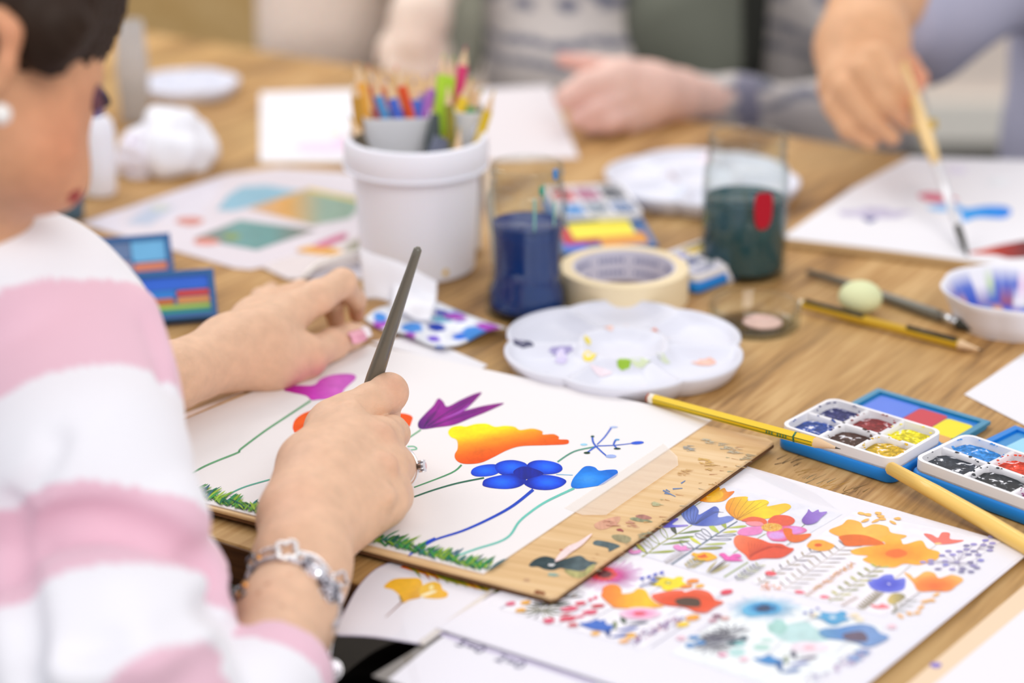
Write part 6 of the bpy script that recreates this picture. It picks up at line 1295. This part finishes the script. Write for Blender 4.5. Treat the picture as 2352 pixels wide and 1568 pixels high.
SIL = mat('polished_silver', 'f6f5f8', .16, 1.0); SILD = mat('oxidised_silver', '8a8890', .25, 1.0, var=.6, vscale=500)
axp = [(698, 1275, dep(W(698, 1275, .033)), 101), (684, 1330, 1.168, 103), (656, 1420, 1.125, 108), (618, 1530, 1.08, 118)]
def arm(py):
    for a, b in zip(axp, axp[1:]):
        if py <= b[1]: break
    t = (py - a[1]) / (b[1] - a[1]); return tuple(a[i] + (b[i] - a[i]) * t for i in (0, 2, 3))
def onarm(px, py, lift=.002, back=False):
    cx, dd, r = arm(py); r = r + 3
    if not back:
        d = ray(px, py).normalized(); h = bvb.ray_cast(EYE - bl, d)
        if h[0] is not None and abs(dep(h[0] + bl) - dd) < .06: return h[0] + bl - d * lift
        return D(px, py, dd - .004)
    x = (px - cx) / r; k = math.sqrt(max(0, 1 - min(1, abs(x)) ** 2)); return D(px, py, dd + k * r * dd / FPX + lift)
br = thing('bangle', onarm(676, 1289), 'silver snake-chain bangle with crystal beads on the woman\'s right wrist', 'bracelet')
fr_ = [(568, 1330), (577, 1310), (590, 1296), (606, 1287), (624, 1282), (641, 1280), (660, 1283), (676, 1289), (699, 1296), (720, 1310), (744, 1345), (762, 1362), (772, 1374), (778, 1390), (779, 1402), (776, 1420), (768, 1436)]
bkp = [(752, 1446), (720, 1440), (680, 1420), (640, 1395), (600, 1368), (575, 1348)]
P_ = [onarm(x, y, .003) for x, y in fr_] + [onarm(x, y, .004, True) for x, y in bkp]
P_ = [Vector(p) for p in catmull([tuple(p) for p in P_], 4)]; V, Fc = tube(P_, .00165, 12, closed=True); obj('chain', V, Fc, mat('snake_chain_silver', 'e4e2e8', .2, 1.0, bump=.8, bscale=1500), br)
def bead(px, py, r, m, name='bead', sc=(1, 1, 1), lift=.005):
    c = onarm(px, py, lift); V, Fc = ball(c, r, 18, 12, sc); o = obj(name, V, Fc, m, br)
    g = MB(); rs = random.Random(int(px))
    for i in range(34):
        a_, z_ = rs.uniform(0, 6.28), rs.uniform(-1, 1); q = math.sqrt(1 - z_ * z_); p = (c[0] + r * sc[0] * q * math.cos(a_), c[1] + r * sc[1] * q * math.sin(a_), c[2] + r * sc[2] * z_); V, Fc = ball(p, r * .16, 6, 4); g.add(V, Fc)
    g.obj('crystals', mat('crystal_chips', 'f6f6ff', .03, .6), o, kind='stuff')
bead(706, 1298, .0050, SILD, sc=(.7, .8, 1)); bead(728, 1318, .0056, SIL); bead(742, 1334, .0042, SILD); bead(757, 1357, .0062, SILD); bead(772, 1372, .0036, SIL)
# charm hanging from the bangle
ch = onarm(764, 1535, .004); ch = D(762, 1538, 1.12)
V, Fc = tube([onarm(768, 1440, .003), D(762, 1480, 1.125), D(758, 1505, 1.12)], .0006, 6); obj('safety_chain', V, Fc, SIL, br)
cm = MB(); vd = (Vector((0, 0, TZ + H)) - ch).normalized(); rt = vd.cross(Vector((0, 0, 1))).normalized(); up_ = rt.cross(vd).normalized() * -1; up_ = up_ if up_.z > 0 else -up_
V, Fc = tube([ch - vd * .001, ch - vd * .0008, ch + vd * .0008, ch + vd * .001], [.0050, .0056, .0056, .0050], 24); o_ = obj('charm', V, Fc, SILD, br, auto=40)
V, Fc = tube([ch + (rt * math.cos(a_) + up_ * math.sin(a_)) * .0054 + vd * .001 for a_ in [2 * PI * i / 24 for i in range(24)]], .0005, 6, closed=True); cm.add(V, Fc)
V, Fc = tube([ch + up_ * .0035 + vd * .0014, ch - up_ * .0036 + vd * .0014], .0005, 6); cm.add(V, Fc); V, Fc = tube([ch + up_ * .0018 - rt * .0016 + vd * .0014, ch + up_ * .0018 + rt * .0016 + vd * .0014], .0004, 6); cm.add(V, Fc)
V, Fc = tube([ch + (rt * math.cos(a_) + up_ * math.sin(a_)) * .0034 + vd * .0014 for a_ in [PI * (1.05 + .9 * i / 10) for i in range(11)]], .0005, 6); cm.add(V, Fc)
cm.obj('anchor', SIL, o_, kind='stuff')
# clover link bracelet
cl = thing('clover_bracelet', onarm(659, 1262), 'silver chain bracelet with open clover links and red beads, above the bangle', 'bracelet')
def clover(px, py, r, sq=1.0, rot=0.0, lift=.004, wd=.0011, m=SIL):
    pts = []
    for i in range(40):
        a_ = 2 * PI * i / 40; q = r * (.60 + .46 * abs(math.cos(2 * (a_ - rot))) ** .8) ; pts.append(onarm(px + q * math.cos(a_) * sq, py + q * math.sin(a_) * .85, lift))
    V, Fc = tube(pts, wd, 8, closed=True); obj('clover_link', V, Fc, m, cl)
clover(660, 1263, 25, 1.05, .6, .005, .0014, mat('bright_silver', 'ffffff', .28, .85)); clover(781, 1330, 22, .8, .5, .004, .0010, SIL); clover(578, 1293, 24, .42, .2, .003, .0009, SILD); clover(549, 1360, 14, .8, .2, .002, .0009, SILD)
def links(path, n, m=SIL):
    g = MB(); P_ = catmull([tuple(onarm(x, y, .003)) for x, y in path], 8, closed=False); P_ = [Vector(p) for p in P_]; tot = len(P_) - 1
    for i in range(n):
        c = P_[int(i * tot / n)]; nx = P_[min(tot, int(i * tot / n) + 1)]; d = (nx - c).normalized(); s = d.orthogonal().normalized() if i % 2 else d.cross(d.orthogonal()).normalized()
        V, Fc = tube([c + d * .0019 * math.cos(a_) + s * .0011 * math.sin(a_) for a_ in [2 * PI * q / 10 for q in range(10)]], .00042, 5, closed=True); g.add(V, Fc)
    g.obj('chain_links', m, cl, kind='stuff')
links([(687, 1268), (702, 1272), (722, 1278), (740, 1292), (756, 1312)], 16); links([(634, 1262), (618, 1260), (600, 1268), (590, 1276)], 9); links([(573, 1312), (567, 1326), (558, 1346)], 7); links([(541, 1372), (537, 1390), (532, 1412)], 8, SILD)
links([(706, 1284), (728, 1300), (752, 1330)], 12)
for px, py, r in ((535, 1405, .0028), (532, 1420, .0032), (529, 1434, .0030), (526, 1444, .0026)):
    V, Fc = ball(onarm(px, py, .001), r, 12, 8); obj('red_bead', V, Fc, mat('garnet_bead', '8a1840', .15, .3), cl)
for px, py in ((595, 1282), (563, 1344), (549, 1368)):
    V, Fc = ball(onarm(px, py, .003), .0022, 10, 6); obj('gold_bead', V, Fc, mat('warm_gold', 'e8a860', .2, 1.0), cl)
# ring
rg = thing('finger_ring', W(945, 1050, .03), 'silver solitaire ring with a clear round stone on the woman\'s ring finger', 'ring')
rc = W(915, 1073, .033); kq = dep(rc) / FPX; fa = (rc - W(886, 1074, .043)).normalized(); X1 = D(957, 1056, dep(rc) - .002) - rc; X1 = X1.normalized(); Y1 = D(925, 1022, dep(rc) + .0) - rc; Y1 = (Y1 - X1 * Y1.dot(X1)).normalized()
V, Fc = tube([rc + X1 * math.cos(a_) * 45 * kq + Y1 * math.sin(a_) * 50 * kq for a_ in [2 * PI * i / 48 for i in range(48)]], .0009, 10, closed=True); obj('band', V, Fc, SIL, rg)
hc_ = D(962, 1071, dep(rc) - .003); hd = (D(985, 1068, dep(rc) - .004) - hc_).normalized()
V, Fc = tube([hc_ - hd * .0012, hc_ + hd * .0008, hc_ + hd * .0022, hc_ + hd * .0026], [.0018, .0026, .0034, .0032], 16); obj('setting', V, Fc, SILD, rg)
V, Fc = tube([hc_ + hd * .0018, hc_ + hd * .0034, hc_ + hd * .0044], [.0018, .0036, .0022], 8); obj('stone', V, Fc, mat('clear_crystal', 'f4f6ff', .05, Transmission_Weight=.3, IOR=1.8), rg, smooth=False)
g = MB()
for i in range(8):
    a_ = 2 * PI * i / 8; s = hd.orthogonal().normalized(); q = hd.cross(s); p = hc_ + (s * math.cos(a_) + q * math.sin(a_)) * .0034; V, Fc = tube([p, p + hd * .0040], .00045, 5); g.add(V, Fc)
g.obj('prongs', SIL, rg, kind='stuff')
# pearl earring
V, Fc = ball(D(2, 262, DH - .078), .0050, 20, 12); obj('earring', V, Fc, mat('pearl', 'fbf7f2', .15, Coat_Weight=1.0), label='white pearl earring on the woman\'s ear at the left edge', cat='earring')
